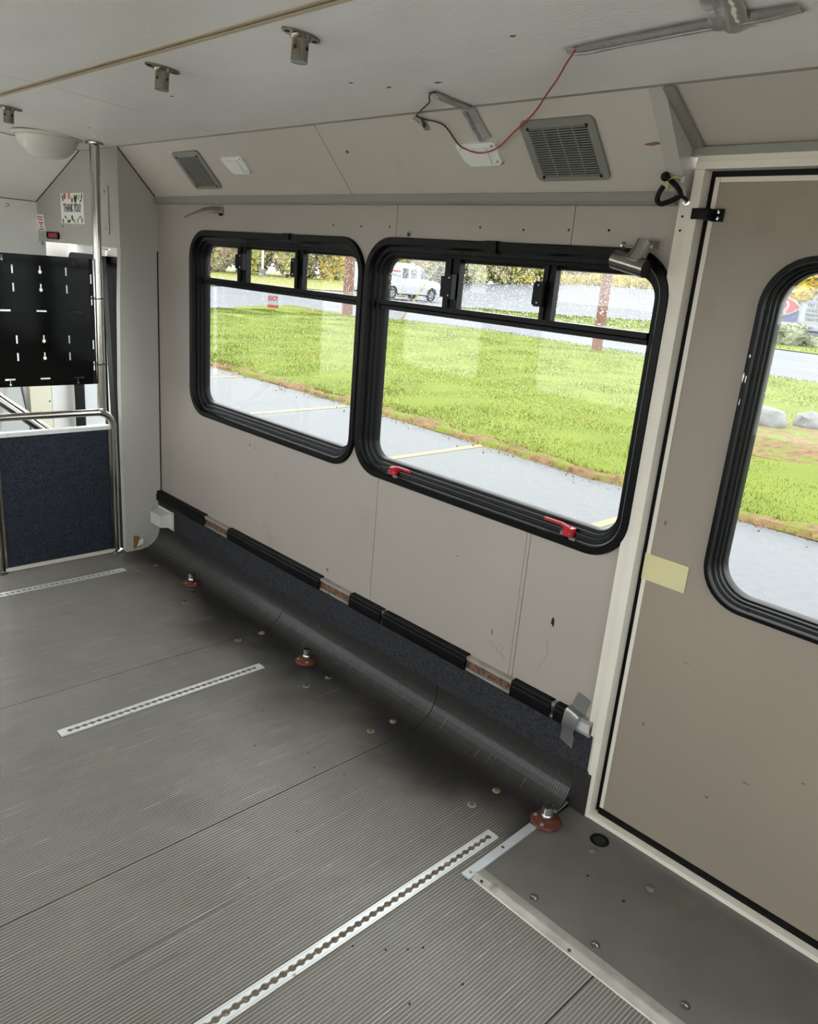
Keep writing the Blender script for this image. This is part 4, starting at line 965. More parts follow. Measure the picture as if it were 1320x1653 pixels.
for k in range(26):          # pale scratches on the cove
    x = rs.uniform(-3.35, -1.0); a0 = math.radians(rs.uniform(20, 80)); ln = rs.uniform(0.02, 0.05) / 0.1
    b = bm_new(); rows = []
    for i in range(4):
        a = min(a0 + ln * i / 3, math.radians(90)); rr = 0.0985
        y, z = 1.632 + rr * math.sin(a), 0.10 - rr * math.cos(a)
        rows.append([(x - 0.0005, y, z), (x + 0.0005, y, z)])
    loft(b, rows, closed=False); bmesh.ops.solidify(b, geom=b.faces[:], thickness=0.0004); obj('scratch', b, 'scratch', floor)

# lift platform area
pl = tag(empty('lift_plate', (-0.25, 1.52, 0.0)), 'smooth dark floor plate in front of the lift door', 'floor plate')
bx('plate', 'plate', pl, -0.958, 0.455, 1.318, 1.730, -0.008, 0.003, 0.001)
for (x, y, m_) in ((-0.810, 1.364, 'nickel'), (-0.631, 1.363, 'nickel'), (-0.809, 1.622, 'dirt'), (-0.636, 1.624, 'dirt'), (-0.417, 1.380, 'nickel')):
    b = bm_new(); lathe(b, [(0.011, 0.003), (0.010, 0.006), (0.006, 0.0085), (0.002, 0.009)], (x, y, 0), 'z', 14); obj('bolt', b, m_, pl, True)
for (x, y) in ((-0.766, 1.534), (-0.660, 1.533)):
    b = bm_new(); lathe(b, [(0.004, 0.003), (0.004, 0.0035)], (x, y, 0), 'z', 8); obj('screw_hole', b, 'dark', pl)
b = bm_new(); lathe(b, [(0.027, 0.003), (0.026, 0.0045), (0.020, 0.0048), (0.018, 0.0035)], (-0.820, 1.673, 0), 'z', 20); obj('drain_ring', b, 'black', pl, True)
b = bm_new(); lathe(b, [(0.017, 0.0036), (0.017, 0.0040)], (-0.820, 1.673, 0), 'z', 16); obj('drain_hole', b, 'dark', pl)
an = tag(empty('edge_angle', (-0.3, 1.315, 0.0)), 'dull aluminium edge angle between ribbed floor and dark plate', 'edge strip')
b = bm_new(); prism(b, [(1.290, 0.0012), (1.292, 0.004), (1.308, 0.0085), (1.316, 0.0085), (1.340, 0.0045), (1.340, 0.0028)], [], XF, -0.952, 0.455); obj('angle_strip', b, 'aluraw', an, True)
for x in (-0.925, -0.660, -0.395, -0.13):
    b = bm_new(); lathe(b, [(0.0042, 0.0060), (0.0042, 0.0075)], (x, 1.300, 0), 'z', 10); obj('screw', b, 'rust', an)
fb = tag(empty('flat_bar', (-0.972, 1.52, 0.0)), 'galvanised flat bar running from the edge angle to the wall', 'bar')
b = bm_new(); boxm(b, Matrix.Translation((-0.9665, 1.425, 0.0055)) @ Matrix.Rotation(math.radians(1.5), 4, 'Z'), 0.025, 0.290, 0.005); obj('bar', b, 'galv', fb, False, 0.001)
b = bm_new(); boxm(b, Matrix.Translation((-0.974, 1.688, 0.0075)) @ Matrix.Rotation(math.radians(2), 4, 'Z') @ Matrix.Rotation(math.radians(3), 4, 'X'), 0.024, 0.118, 0.005); obj('bar', b, 'aluraw', fb, False, 0.001)
for (x, y) in ((-0.962, 1.300), (-0.968, 1.435)):
    b = bm_new(); lathe(b, [(0.0045, 0.0075), (0.0045, 0.0085)], (x, y, 0), 'z', 10); obj('screw', b, 'lip' if y < 1.4 else 'rust', fb)
b = bm_new(); lathe(b, [(0.003, 0.0), (0.003, 0.0012)], (-0.976, 1.70, 0.0102), 'z', 8); obj('screw_hole', b, 'dark', fb)

# ---- small fittings on the wall
hk = tag(empty('wall_clip', (-2.95, 1.745, 1.60)), 'bent metal spring clip on the wall above the first window', 'clip')
bx('base_plate', 'nickel', hk, -2.962, -2.925, 1.7425, YW, 1.596, 1.630, 0.001)
b = bm_new(); rows = []
for x, z, y in ((-2.935, 1.622, 1.742), (-2.985, 1.624, 1.728), (-3.03, 1.616, 1.712), (-3.10, 1.596, 1.698), (-3.140, 1.583, 1.690)):
    w_ = 0.013 if x > -3.05 else 0.008
    rows.append([(x, y, z - w_ / 2), (x, y, z + w_ / 2)])
loft(b, rows, closed=False); bmesh.ops.solidify(b, geom=b.faces[:], thickness=0.002); obj('arm', b, 'nickel', hk)
b = bm_new(); tube(b, [(-2.935, 1.741, 1.608), (-3.00, 1.722, 1.610)], 0.0035, 8); obj('pin', b, 'chrome', hk, True)
b = bm_new(); tube(b, [(-2.945, 1.741, 1.600), (-3.00, 1.720, 1.603)], 0.003, 8); obj('pin', b, 'chrome', hk, True)
b = bm_new(); lathe(b, [(0.007, 0), (0.006, -0.006)], (-2.944, 1.742, 1.601), 'y', 8); obj('nut', b, 'blackwire', hk)
# steel tee bracket at the top corner of the second window
te = tag(empty('tee_bracket', (-1.03, 1.72, 1.51)), 'shiny steel tube tee bracket at the top corner of the second window', 'bracket')
b = bm_new()
tube(b, [(-1.062, 1.688, 1.514), (-0.974, 1.688, 1.496)], 0.0215, 22, caps=False); bmesh.ops.solidify(b, geom=b.faces[:], thickness=0.002)
obj('cross_tube', b, 'steel', te, True)
b = bm_new(); tube(b, [(-1.008, 1.690, 1.508), (-1.004, 1.698, 1.530), (-1.000, 1.708, 1.556)], [0.027, 0.0200, 0.0190], 20, caps=True); obj('stub', b, 'steel', te, True)
b = bm_new(); tube(b, [(-1.012, 1.702, 1.543), (-1.046, 1.690, 1.545)], 0.0035, 8); obj('bolt_shank', b, 'steel', te, True)
b = bm_new(); lathe(b, [(0.009, 0), (0.009, -0.005), (0.006, -0.008)], (-1.044, 1.692, 1.545), 'x', 12); obj('bolt_head', b, 'chrome', te, True)
bx('wall_plate', 'steel', te, -1.018, -0.982, 1.712, YW, 1.543, 1.560, 0.002)
b = bm_new(); lathe(b, [(0.019, -0.978), (0.019, -0.981)], (0, 1.688, 1.4972), 'x', 18); obj('tube_inside', b, 'dark', te)
# black rubber hook
rh = tag(empty('rubber_hook', (-0.97, 1.70, 1.65)), 'looped black rubber hook hanging beside the door post', 'hook')
YH = 1.690
b = bm_new(); tube(b, smooth_path([(-0.962, YH, 1.692), (-0.944, YH - 0.004, 1.682), (-0.926, YH - 0.006, 1.668), (-0.918, YH - 0.006, 1.654), (-0.930, YH - 0.004, 1.647), (-0.948, YH, 1.641), (-0.966, YH, 1.637), (-0.976, YH, 1.645), (-0.974, YH, 1.660), (-0.966, YH, 1.674)], 6), 0.0058, 10); obj('hook_loop', b, 'rubber', rh, True)
b = bm_new(); lathe(b, [(0.002, -0.010), (0.008, -0.006), (0.0098, 0.0), (0.008, 0.006), (0.002, 0.010)], (-0.966, YH, 1.694), 'z', 14); obj('ball_end', b, 'rubber', rh, True)
b = bm_new(); tube(b, [(-0.953, YH + 0.010 * math.sin(a), 1.678 + 0.012 * math.cos(a) + 0.004 * math.sin(a)) for a in [2 * math.pi * i / 14 for i in range(14)]], 0.0012, 6, closed=True); obj('cable_tie', b, 'yellowtie', rh, True)
b = bm_new(); tube(b, smooth_path([(-0.950, YH - 0.008, 1.686), (-0.938, YH - 0.004, 1.692), (-0.924, YH + 0.006, 1.688)], 6), 0.0012, 6); obj('tie_tail', b, 'yellowtie', rh, True)
bx('tie_tag', 'pillar', rh, -0.929, -0.920, YH + 0.004, YH + 0.007, 1.681, 1.693, 0.001)
b = bm_new(); lathe(b, [(0.010, 0.0), (0.010, -0.003), (0.006, -0.004), (0.005, -0.007)], (-0.926, 1.7335, 1.648), 'y', 12); obj('mounting_bolt', b, 'chrome', rh, True)
b = bm_new(); tube(b, [(-0.919, YH - 0.004, 1.655), (-0.925, 1.730, 1.649)], 0.004, 8); obj('bolt_shank', b, 'rubber', rh, True)

# ================================================================== OUTDOORS
def S(a, b, t):
    t = max(0.0, min(1.0, (t - a) / (b - a))); return t * t * (3 - 2 * t)
GZ = -0.80
def hgt(x, y):
    return GZ + 0.42 * S(24, 34, y) + 1.9 * max(0, min(1, (y - 36) / 28)) ** 2 * max(0, min(1, (x + 72) / 30))
def grid_obj(name, xs, ys, mat, zoff, label, cat, pos=None, thick=0.0, wob=0.0):
    bm = bm_new(); rows = []
    for j, b_ in enumerate(ys):
        row = []
        for i, a in enumerate(xs):
            x, y = pos(a, b_) if pos else (a, b_)
            z = hgt(x, y) + zoff + (wob * mnoise.noise(Vector((x * 0.7, y * 0.7, 3))) if wob else 0)
            edge = i in (0, len(xs) - 1) or j in (0, len(ys) - 1)
            if edge and thick: z -= thick
            row.append(bm.verts.new((x, y, z)))
        rows.append(row)
    for ra, rb in zip(rows[:-1], rows[1:]):
        for i in range(len(xs) - 1): bm.faces.new((ra[i], ra[i + 1], rb[i + 1], rb[i]))
    for f in bm.faces: f.smooth = True
    o = obj(name, bm, mat, None, fix=False)
    return tag(o, label, cat, kind='structure')
lsp = lambda a, b_, n: [a + (b_ - a) * i / (n - 1) for i in range(n)]
grid_obj('ground', lsp(-200, 100, 76), lsp(-80, 8, 12) + lsp(10, 80, 71) + lsp(90, 260, 10), 'road', -0.03, 'pale wet road and driveway surface beyond the lawn', 'road')
grid_obj('parking_lot', lsp(-60, 30, 10), lsp(-40, 8.7, 8), 'asphalt', 0.0, 'light grey wet parking lot right outside the bus', 'pavement')
grid_obj('reflector', lsp(-60, 30, 4), lsp(-40, -0.9, 4), 'reflector', 0.01, 'added pale light-bouncing apron on the far side of the bus', 'pavement')  # added out of view to bounce light onto ceiling and upper wall
lines_x = ((-13.1, 'yellow parking line farthest toward the front'), (-9.82, 'yellow parking line seen low in the first window'), (-6.78, 'yellow parking line seen at the left of the second window'), (-3.80, 'yellow parking line seen at the lower right of the second window'), (-0.8, 'yellow parking line below the lift door window'))
for x, lab in lines_x:
    b = bm_new(); box(b, x - 0.055, x + 0.055, 3.6, 8.22, GZ + 0.001, GZ + 0.006)
    tag(obj('parking_line', b, 'lineyellow'), lab, 'parking line', 'parking lines')
def pw(tab, x):
    if x <= tab[0][0]: return tab[0][1]
    for (a, ya), (c, yc) in zip(tab[:-1], tab[1:]):
        if a <= x <= c: return ya + (yc - ya) * (x - a) / (c - a)
    return tab[-1][1]
NEAR = [(-33, 22.2), (-31, 19.2), (-29.4, 16.8), (-26, 11.0), (-23.5, 8.6), (-20, 8.45), (-10, 8.45), (-5, 8.15), (14, 8.35)]
FAR = [(-33, 22.6), (-31.8, 23.2), (-28, 23.0), (-26.2, 25.2), (-22, 26.2), (-16, 25.8), (-8, 25.0), (14, 25.0)]
def lawn_pos(a, t):
    n = NEAR; y0 = pw(NEAR, a) + 0.10 * mnoise.noise(Vector((a * 1.7, 0, 0))); y1 = pw(FAR, a)
    return a, y0 + (y1 - y0) * t
lawn = grid_obj('lawn', lsp(-33, 14, 190), [0, 0.02, 0.04, 0.07] + lsp(0.1, 1, 30), 'soil', 0.045, 'bright green lawn between parking lot and driveway', 'lawn', lawn_pos, 0.05, 0.03)
def litter_pos(a, t):
    y0 = pw(NEAR, a) - 0.10 + 0.08 * mnoise.noise(Vector((a * 2.1, 5, 0)))
    return a, y0 + t * max(0.06, 0.34 + 0.55 * mnoise.noise(Vector((a * 0.9, 9, 0))) + 0.35 * mnoise.noise(Vector((a * 3.1, 2, 0))))
grid_obj('leaf_litter', lsp(-23, 14, 220), lsp(0, 1, 7), 'mulch', 0.062, 'brown leaf litter strip along the near edge of the lawn', 'leaf litter', litter_pos, 0.06, 0.02)
def bedl(a, t): y1 = pw(FAR, a); return a, y1 - 0.1 + t * 0.9
grid_obj('mulch_bed', lsp(-33, -28, 20), lsp(0, 1, 5), 'mulch', 0.07, 'brown mulch strip along the far end of the lawn by the exit sign', 'mulch bed', bedl, 0.08, 0.04)
def bedr(a, t): return -4.35 + 2.2 * t * math.cos(a), 13.6 + 2.0 * t * math.sin(a)
bm = bm_new(); c0 = bm.verts.new((-3.9, 13.6, GZ + 0.13)); ring = []
for i in range(28):
    a = 2 * math.pi * i / 28; k = 1 + 0.14 * math.sin(3 * a + 1)
    ring.append(bm.verts.new((-3.9 + 2.0 * k * math.cos(a), 13.6 + 1.9 * k * math.sin(a), GZ + 0.05)))
for i in range(28): bm.faces.new((c0, ring[i], ring[(i + 1) % 28]))
tag(obj('mulch_bed', bm, 'mulch'), 'round brown mulch bed with pale rocks behind the lift door window', 'mulch bed', kind='structure')
VN = [(-31.5, 32.0), (-20, 33.0), (14, 32.6)]; VFAR = [(-31.5, 32.6), (-28, 36.5), (-20, 48.0), (14, 50)]
verge = grid_obj('verge', lsp(-31.5, 14, 60), lsp(0, 1, 24), 'soil', 0.05, 'green verge beyond the driveway with shrub and roadside sign', 'lawn', lambda a, t: (a, pw(VN, a) + (pw(VFAR, a) - pw(VN, a)) * t), 0.05, 0.03)
A0, A1 = math.atan2(0.4937, -0.8696), math.atan2(0.66, -0.75)
far_lawn = grid_obj('far_lawn', lsp(A0 + 0.12, A1 - 0.02, 40), lsp(58, 118, 24), 'g4', 0.06, 'yellowish grass strip in front of the far trees', 'lawn', lambda a, t: ((t - 3 * S(A0, A1, 0) ) * math.cos(a), t * math.sin(a)), 0.05, 0.05)

# grass blades and dry leaves
def blades(name, n, gen, mats, label, cat, hmin, hmax, w0):
    rnd = random.Random(12); V = []; F = []; mi = []
    for _ in range(n):
        x, y = gen(rnd); d = math.hypot(x, y); w_ = w0 * (0.6 + d / 22); h_ = rnd.uniform(hmin, hmax) * (0.75 + 0.5 * mnoise.noise(Vector((x, y, 0))))
        a = rnd.uniform(0, math.pi); dx, dy = math.cos(a) * w_, math.sin(a) * w_; z = hgt(x, y) + 0.03
        lx, ly = rnd.uniform(-1, 1) * 0.6 * h_, rnd.uniform(-1, 1) * 0.6 * h_
        k = len(V); V += [(x - dx, y - dy, z), (x + dx, y + dy, z), (x + lx, y + ly, z + h_)]; F.append((k, k + 1, k + 2))
        q = mnoise.noise(Vector((x * 0.35, y * 0.35, 1))) + rnd.uniform(-0.5, 0.5)
        mi.append(0 if q < -0.15 else 1 if q < 0.25 else 2 if q < 0.6 else 3)
    me = bpy.data.meshes.new(name); c = Vector(V[0]); me.from_pydata([(v[0] - c.x, v[1] - c.y, v[2] - c.z) for v in V], [], F)
    for m_ in mats: me.materials.append(M[m_])
    me.polygons.foreach_set('material_index', mi)
    o = bpy.data.objects.new(name, me); o.location = c; COL.objects.link(o); return tag(o, label, cat, kind='stuff')
def gen_lawn(rnd):
    while True:
        x = rnd.uniform(-30, 4); y0, y1 = pw(NEAR, x) + 0.02, pw(FAR, x)
        y = y0 + (y1 - y0) * rnd.random() ** 1.5
        if -2.05 * y < x < 0.1 * y + 1 and math.hypot(x + 3.9, y - 13.6) > 1.7: return x, y
blades('grass', 110000, gen_lawn, ['g1', 'g2', 'g3', 'g4'], 'short green grass blades covering the lawn', 'grass', 0.04, 0.075, 0.006)
def gen_verge(rnd):
    while True:
        x = rnd.uniform(-30, -5); y0, y1 = pw(VN, x) + 0.1, pw(VFAR, x)
        if y1 - y0 > 0.4: return x, rnd.uniform(y0, y1)
blades('grass', 14000, gen_verge, ['g1', 'g2', 'g3', 'g4'], 'green grass blades on the far verge', 'grass', 0.06, 0.12, 0.012)
def gen_litter(rnd):
    x = rnd.uniform(-18, 2); return x, pw(NEAR, x) + rnd.gauss(0.15, 0.25)
blades('fallen_leaves', 5000, gen_litter, ['leaf_dry', 'leaf_dry', 'g4', 'mulch'], 'dry fallen leaves along the near lawn edge', 'leaves', 0.02, 0.05, 0.016)

# rocks
def rock(x, y, sx, sy, sz, seed, label):
    bm = bm_new(); bmesh.ops.create_icosphere(bm, subdivisions=3, radius=1.0)
    for v in bm.verts:
        n = 1 + 0.28 * mnoise.noise(v.co * 1.6 + Vector((seed, 0, 0))); v.co = Vector((v.co.x * sx * n, v.co.y * sy * n, max(v.co.z, -0.5) * sz * n))
        v.co += Vector((x, y, GZ + 0.05 + sz * 0.4))
    tag(obj('rock', bm, 'concrete', None, True), label, 'rock', 'pale rocks in the mulch bed')
rock(-5.42, 14.6, 0.30, 0.25, 0.26, 2, 'pale rock at the left of the mulch bed')
rock(-5.00, 15.4, 0.26, 0.22, 0.20, 7, 'pale rock at the right of the mulch bed')

# utility poles, guy guard, lamp post
def upole(x, y, r_, h_, label):
    t = tag(empty('utility_pole', (x, y, GZ)), label, 'utility pole', 'utility poles on the lawn')
    b = bm_new(); lathe(b, [(r_ * 1.05, GZ - 0.2), (r_, GZ + 0.6), (r_ * 0.9, GZ + h_ * 0.5), (r_ * 0.75, GZ + h_)], (x, y, 0), 'z', 18); obj('shaft', b, 'utilpole', t, True)
    b = bm_new(); boxm(b, Matrix.Translation((x, y - r_, GZ + h_ - 0.6)), 2.4, 0.10, 0.12); obj('crossarm', b, 'utilpole', t)
    b = bm_new(); lathe(b, [(r_ * 1.5, GZ + 0.02), (r_ * 1.35, GZ + 0.07), (r_ * 1.1, GZ + 0.10)], (x, y, 0), 'z', 12); obj('base_soil', b, 'mulch', t)
upole(-15.2, 23.9, 0.18, 11.5, 'brown utility pole seen through the right pane of the second window')
upole(-27.5, 22.7, 0.24, 11.5, 'brown utility pole seen at the right edge of the first window')
gy = tag(empty('guy_wire', (-24.96, 23.5, GZ)), 'yellow guarded guy wire slanting up from the lawn in front of the van', 'guy wire')
b = bm_new(); tube(b, [(-24.96, 23.5, GZ), (-23.42, 23.52, 1.10)], 0.030, 8); obj('guard', b, 'signyellow', gy, True)
b = bm_new(); tube(b, [(-23.42, 23.52, 1.10), (-15.2, 23.9, 10.4)], 0.008, 6); obj('wire', b, 'chrome', gy, True)
lp = tag(empty('lamp_post', (-67.4, 44.6, hgt(-67.4, 44.6))), 'slim pale grey lamp post in front of the far trees', 'lamp post')
b = bm_new(); tube(b, [(-67.4, 44.6, -0.4), (-67.4, 44.6, 8.5)], [0.13, 0.08], 10); obj('post', b, 'galv', lp, True)
b = bm_new(); lathe(b, [(0.35, -0.4), (0.33, 0.35), (0.15, 0.40)], (-67.4, 44.6, 0), 'z', 12); obj('base', b, 'concrete', lp)
b = bm_new(); boxm(b, Matrix.Translation((-66.8, 44.6, 8.5)), 1.4, 0.3, 0.12); obj('lamp_head', b, 'galv', lp)

# exit sign
ex = tag(empty('exit_sign', (-31.28, 21.32, GZ), math.radians(56)), 'small white sign with red letters reading EXIT at the lawn end', 'sign')
b = bm_new(); box(b, -0.25, 0.25, -0.012, 0.012, 0.16, 0.66); obj('panel', b, 'signwhite', ex, local=True)
b = bm_new(); box(b, -0.25, 0.25, -0.016, 0.016, 0.02, 0.17); obj('lower_band', b, 'signred', ex, local=True)
b = bm_new(); box(b, -0.22, -0.18, 0.013, 0.04, -0.3, 0.66); obj('post', b, 'galv', ex, local=True)
b = bm_new(); box(b, 0.18, 0.22, 0.013, 0.04, -0.3, 0.66); obj('post', b, 'galv', ex, local=True)
text_mesh('lettering', 'EXIT', 0.26, 'signred', ex, Matrix.Translation((0, -0.018, 0.45)) @ Matrix.Rotation(math.radians(90), 4, 'X'), sx=0.82, bold=0.012, ext=0.004)

# white van
def wheel(parent, x, y):
    b = bm_new(); lathe(b, [(0.20, -0.11), (0.345, -0.11), (0.37, -0.07), (0.37, 0.07), (0.345, 0.11), (0.20, 0.11)], (x, y, 0.37), 'y', 24); w = obj('wheel', b, 'tyre', parent, True, local=True)
    b = bm_new(); lathe(b, [(0.20, 0.0), (0.20, -0.115), (0.15, -0.125), (0.06, -0.10), (0.02, -0.13)], (x, y, 0.37), 'y', 18) if y < 0 else lathe(b, [(0.20, 0.0), (0.20, 0.115), (0.06, 0.10)], (x, y, 0.37), 'y', 18)
    obj('hubcap', b, 'hub', w, True, local=True)
van = tag(empty('van', (-37.0, 34.93, -0.385), math.radians(90)), 'white panel van with red side print driving along the far road', 'van')
b = bm_new()
prof = [(-3.55, 0.42), (-3.58, 0.60), (-3.55, 1.85), (-3.44, 2.05), (0.25, 2.10), (0.70, 2.02), (1.42, 1.36), (2.28, 1.16), (2.44, 1.02), (2.48, 0.62), (2.46, 0.40), (2.16, 0.38)]
prof += [(1.72 + 0.46 * math.cos(a), 0.38 + 0.46 * math.sin(a)) for a in [math.pi * i / 10 for i in range(0, 11)]]
prof += [(-1.72 + 0.46 * math.cos(a), 0.38 + 0.46 * math.sin(a)) for a in [math.pi * i / 10 for i in range(0, 11)]]
prism(b, prof, [], lambda u, v, w: (u, w * (1 - 0.10 * max(0, v - 1.15)), v), -0.98, 0.98); obj('body', b, 'vanwhite', van, False, local=True)
b = bm_new(); box(b, -3.4, 2.3, -0.80, 0.80, 0.30, 0.80); obj('underbody', b, 'tyre', van, local=True)
VS = lambda u, v, w: (u, (-0.98 - w) * (1 - 0.10 * max(0, v - 1.15)), v)
for nm, pts in (('rear_side_window', [(-0.92, 1.33), (-0.42, 1.33), (-0.42, 1.90), (-0.90, 1.90)]), ('side_window', [(-0.26, 1.33), (0.28, 1.33), (0.28, 1.90), (-0.26, 1.90)]), ('front_side_window', [(0.62, 1.33), (1.36, 1.33), (1.28, 1.42), (0.86, 1.86), (0.62, 1.88)])):
    b = bm_new(); prism(b, pts, [], VS, 0.002, 0.008); obj(nm, b, 'vanglass', van, local=True)
b = bm_new(); prism(b, [(-0.85, 0), (0.85, 0), (0.72, 0.90), (-0.72, 0.90)], [], lambda u, v, w: (1.40 - v * 0.735 + 0.02 + w, u, 1.40 + v * 0.675), 0, 0.01); obj('windscreen', b, 'vanglass', van, local=True)
for (x, s) in ((-1.72, -1), (1.72, -1), (-1.72, 1), (1.72, 1)): wheel(van, x, 0.86 * s)
b = bm_new(); box(b, -3.3, 0.2, -0.72, -0.66, 2.16, 2.20); box(b, -3.3, 0.2, 0.66, 0.72, 2.16, 2.20)
for x in (-3.0, -1.6, -0.1): box(b, x, x + 0.05, -0.75, 0.75, 2.05, 2.18)
obj('roof_rack', b, 'galv', van, local=True)
b = bm_new(); box(b, 1.30, 1.42, -1.20, -0.97, 1.26, 1.48); obj('mirror', b, 'tyre', van, local=True)
b = bm_new(); box(b, 2.40, 2.56, -0.97, 0.97, 0.40, 0.60); obj('bumper', b, 'hub', van, local=True)
b = bm_new(); box(b, 2.36, 2.46, -0.985, -0.60, 0.78, 0.98); obj('headlamp', b, 'lens', van, local=True)
for x in (-0.50, 0.50):
    b = bm_new(); prism(b, [(x, 1.02), (x + 0.14, 1.02), (x + 0.14, 1.07), (x, 1.07)], [], VS, 0.002, 0.02); obj('door_handle', b, 'hub', van, local=True)
b = bm_new(); prism(b, [(-2.5, 1.62), (-1.12, 1.66), (-1.12, 1.76), (-2.5, 1.76)], [], VS, 0.002, 0.006); obj('side_print', b, 'vanprint', van, local=True)
b = bm_new(); prism(b, [(-2.3, 1.42), (-1.6, 1.46), (-1.1, 1.38), (-1.1, 1.43), (-1.6, 1.52), (-2.3, 1.47)], [], VS, 0.002, 0.006); obj('side_swoosh', b, 'hub', van, local=True)

# trees and shrubs
def foliage(name, x, y, rx, ry, rz, zc, mats, seed, label, cat, group, nleaf, ls, trunk=True, sub=3):
    g = hgt(x, y); t = tag(empty(name, (x, y, g)), label, cat, group)
    rnd = random.Random(seed)
    bm = bm_new(); bmesh.ops.create_icosphere(bm, subdivisions=sub, radius=1.0)
    for v in bm.verts:
        n = 0.80 + 0.34 * mnoise.noise(v.co * 1.7 + Vector((seed * 3.1, 0, 0))) + 0.14 * mnoise.noise(v.co * 5 + Vector((0, seed, 0)))
        v.co = Vector((x + v.co.x * rx * n, y + v.co.y * ry * n, max(g, g + zc + v.co.z * rz * n)))
    cr = obj('crown', bm, mats[0], t, False)
    V = []; F = []; mi = []
    for _ in range(nleaf):
        d = Vector((rnd.gauss(0, 1), rnd.gauss(0, 1), rnd.gauss(0, 1))).normalized()
        n = (0.80 + 0.34 * mnoise.noise(d * 1.7 + Vector((seed * 3.1, 0, 0)))) * rnd.uniform(0.86, 1.16)
        p = Vector((d.x * rx * n, d.y * ry * n, max(0.02, zc + d.z * rz * n)))
        a = Vector((rnd.gauss(0, 1), rnd.gauss(0, 1), rnd.gauss(0, 1))).normalized() * ls * rnd.uniform(0.6, 1.3); c = a.orthogonal().normalized() * ls * rnd.uniform(0.4, 0.8)
        k = len(V); V += [p - a, p + c, p + a, p - c]; F.append((k, k + 1, k + 2, k + 3)); mi.append(rnd.choice([0, 0, 1, 1, 2]))
    me = bpy.data.meshes.new('leaves'); me.from_pydata([tuple(v) for v in V], [], F)
    for m_ in mats: me.materials.append(M[m_])
    me.polygons.foreach_set('material_index', mi)
    o = bpy.data.objects.new('leaves', me); COL.objects.link(o); o.parent = t; o['kind'] = 'stuff'
    if trunk:
        b = bm_new(); tube(b, [(x, y, g - 0.1), (x + 0.1, y, g + zc * 0.5), (x, y, g + zc)], [rx * 0.09, rx * 0.07, rx * 0.04], 8); obj('trunk', b, 'bark', t, True)
    return t
pal = [('f_olive', 'f_lime', 'f_gold'), ('f_brown', 'f_olive', 'f_lime'), ('f_lime', 'f_olive', 'f_gold'), ('f_olive', 'f_brown', 'f_sage'), ('f_lime', 'f_gold', 'f_olive')]
A = math.atan2
ORD = ('first', 'second', 'third', 'fourth', 'fifth', 'sixth', 'seventh', 'eighth', 'ninth', 'tenth')
look = ('olive green', 'brownish', 'light green', 'grey olive', 'yellow green')
for k in range(7):
    a = A0 + 0.03 + (A1 - A0 - 0.07) * k / 6; rr = 82 + (k % 3) * 1.5
    gold = k == 4
    foliage('tree', rr * math.cos(a), rr * math.sin(a), 2.5, 2.4, 4.4, 3.8, ('f_gold', 'f_lime', 'f_olive') if gold else pal[k % 5], 20 + k,
            'golden yellow tree in the front row beyond the far road' if gold else '%s bushy tree, %s from the left in the front row beyond the far road' % (look[k % 5], ORD[k]), 'tree', 'trees beyond the far road', 1500, 0.32)
for k in range(8):
    a = A0 + 0.05 + (A1 - A0 - 0.17) * k / 7; rr = 92
    foliage('tree', rr * math.cos(a), rr * math.sin(a), 3.3, 3.0, 6.2, 5.2, pal[(k + 2) % 5], 50 + k, '%s taller tree, %s from the left in the rear row beyond the far road' % (look[(k + 2) % 5], ORD[k]), 'tree', 'rear trees beyond the far road', 1000, 0.42)
dirs = lambda px: (lambda s_: (-0.6805 + 0.1885 * s_, 0.7328 + 0.1378 * s_))((px - 735) / 315.0)
for k, (px, y_) in enumerate(((735, 64), (775, 65), (812, 66), (850, 67), (885, 68))):
    d = dirs(px); x_ = d[0] / d[1] * y_
    foliage('tree', x_, y_, 1.9, 1.7, 3.0, 2.5, pal[(k + 1) % 5], 80 + k, '%s shrubby tree, %s from the left behind the road in the middle pane' % (look[(k + 1) % 5], ORD[k]), 'tree', 'shrubby trees in the middle pane', 1000, 0.26)
for k, px in enumerate((915, 945, 975, 1005, 1035, 1065)):
    d = dirs(px); y_ = 71; x_ = d[0] / d[1] * y_
    foliage('shrub', x_, y_, 1.6, 1.5, 2.5, 2.0, ('f_mauve', 'f_brown', 'f_mauve'), 100 + k, 'dusty mauve brown shrub, %s from the left behind the golden grass' % ORD[k], 'shrub', 'mauve shrubs', 900, 0.22, False)
def gen_gold(rnd):
    d = dirs(rnd.uniform(890, 1095)); y_ = rnd.uniform(65.5, 67.5); return d[0] / d[1] * y_, y_
blades('tall_grass', 5000, gen_gold, ['f_gold', 'f_gold', 'f_lime', 'f_brown'], 'strip of tall golden grass along the far side of the road', 'tall grass', 0.6, 1.35, 0.035)
foliage('shrub', -13.35, 36.2, 0.95, 0.85, 0.72, 0.42, ('f_sage', 'f_dkgreen', 'f_sage'), 130, 'round grey green shrub below the roadside sign', 'shrub', None, 1500, 0.05, False)
foliage('shrub', -12.45, 36.6, 0.45, 0.42, 0.36, 0.2, ('f_sage', 'f_dkgreen', 'f_sage'), 131, 'small low shrub right of the round shrub', 'shrub', None, 600, 0.04, False)
for k, x_ in enumerate((-26.2, -23.4, -20.6, -17.8)):
    foliage('shrub', x_, 63, 1.4, 1.1, 1.5, 1.2, ('f_gold', 'f_gold', 'f_lime'), 140 + k, 'golden yellow bush, %s from the left behind the roadside sign' % ORD[k], 'shrub', 'golden bushes', 700, 0.2, False)
hs = tag(empty('house', (-31.5, 92, hgt(-31.5, 92))), 'pale far house with dull red roof above the golden bushes', 'house')
b = bm_new(); box(b, -38, -25, 90, 98, 0.5, 4.2); obj('walls', b, 'housewall', hs)
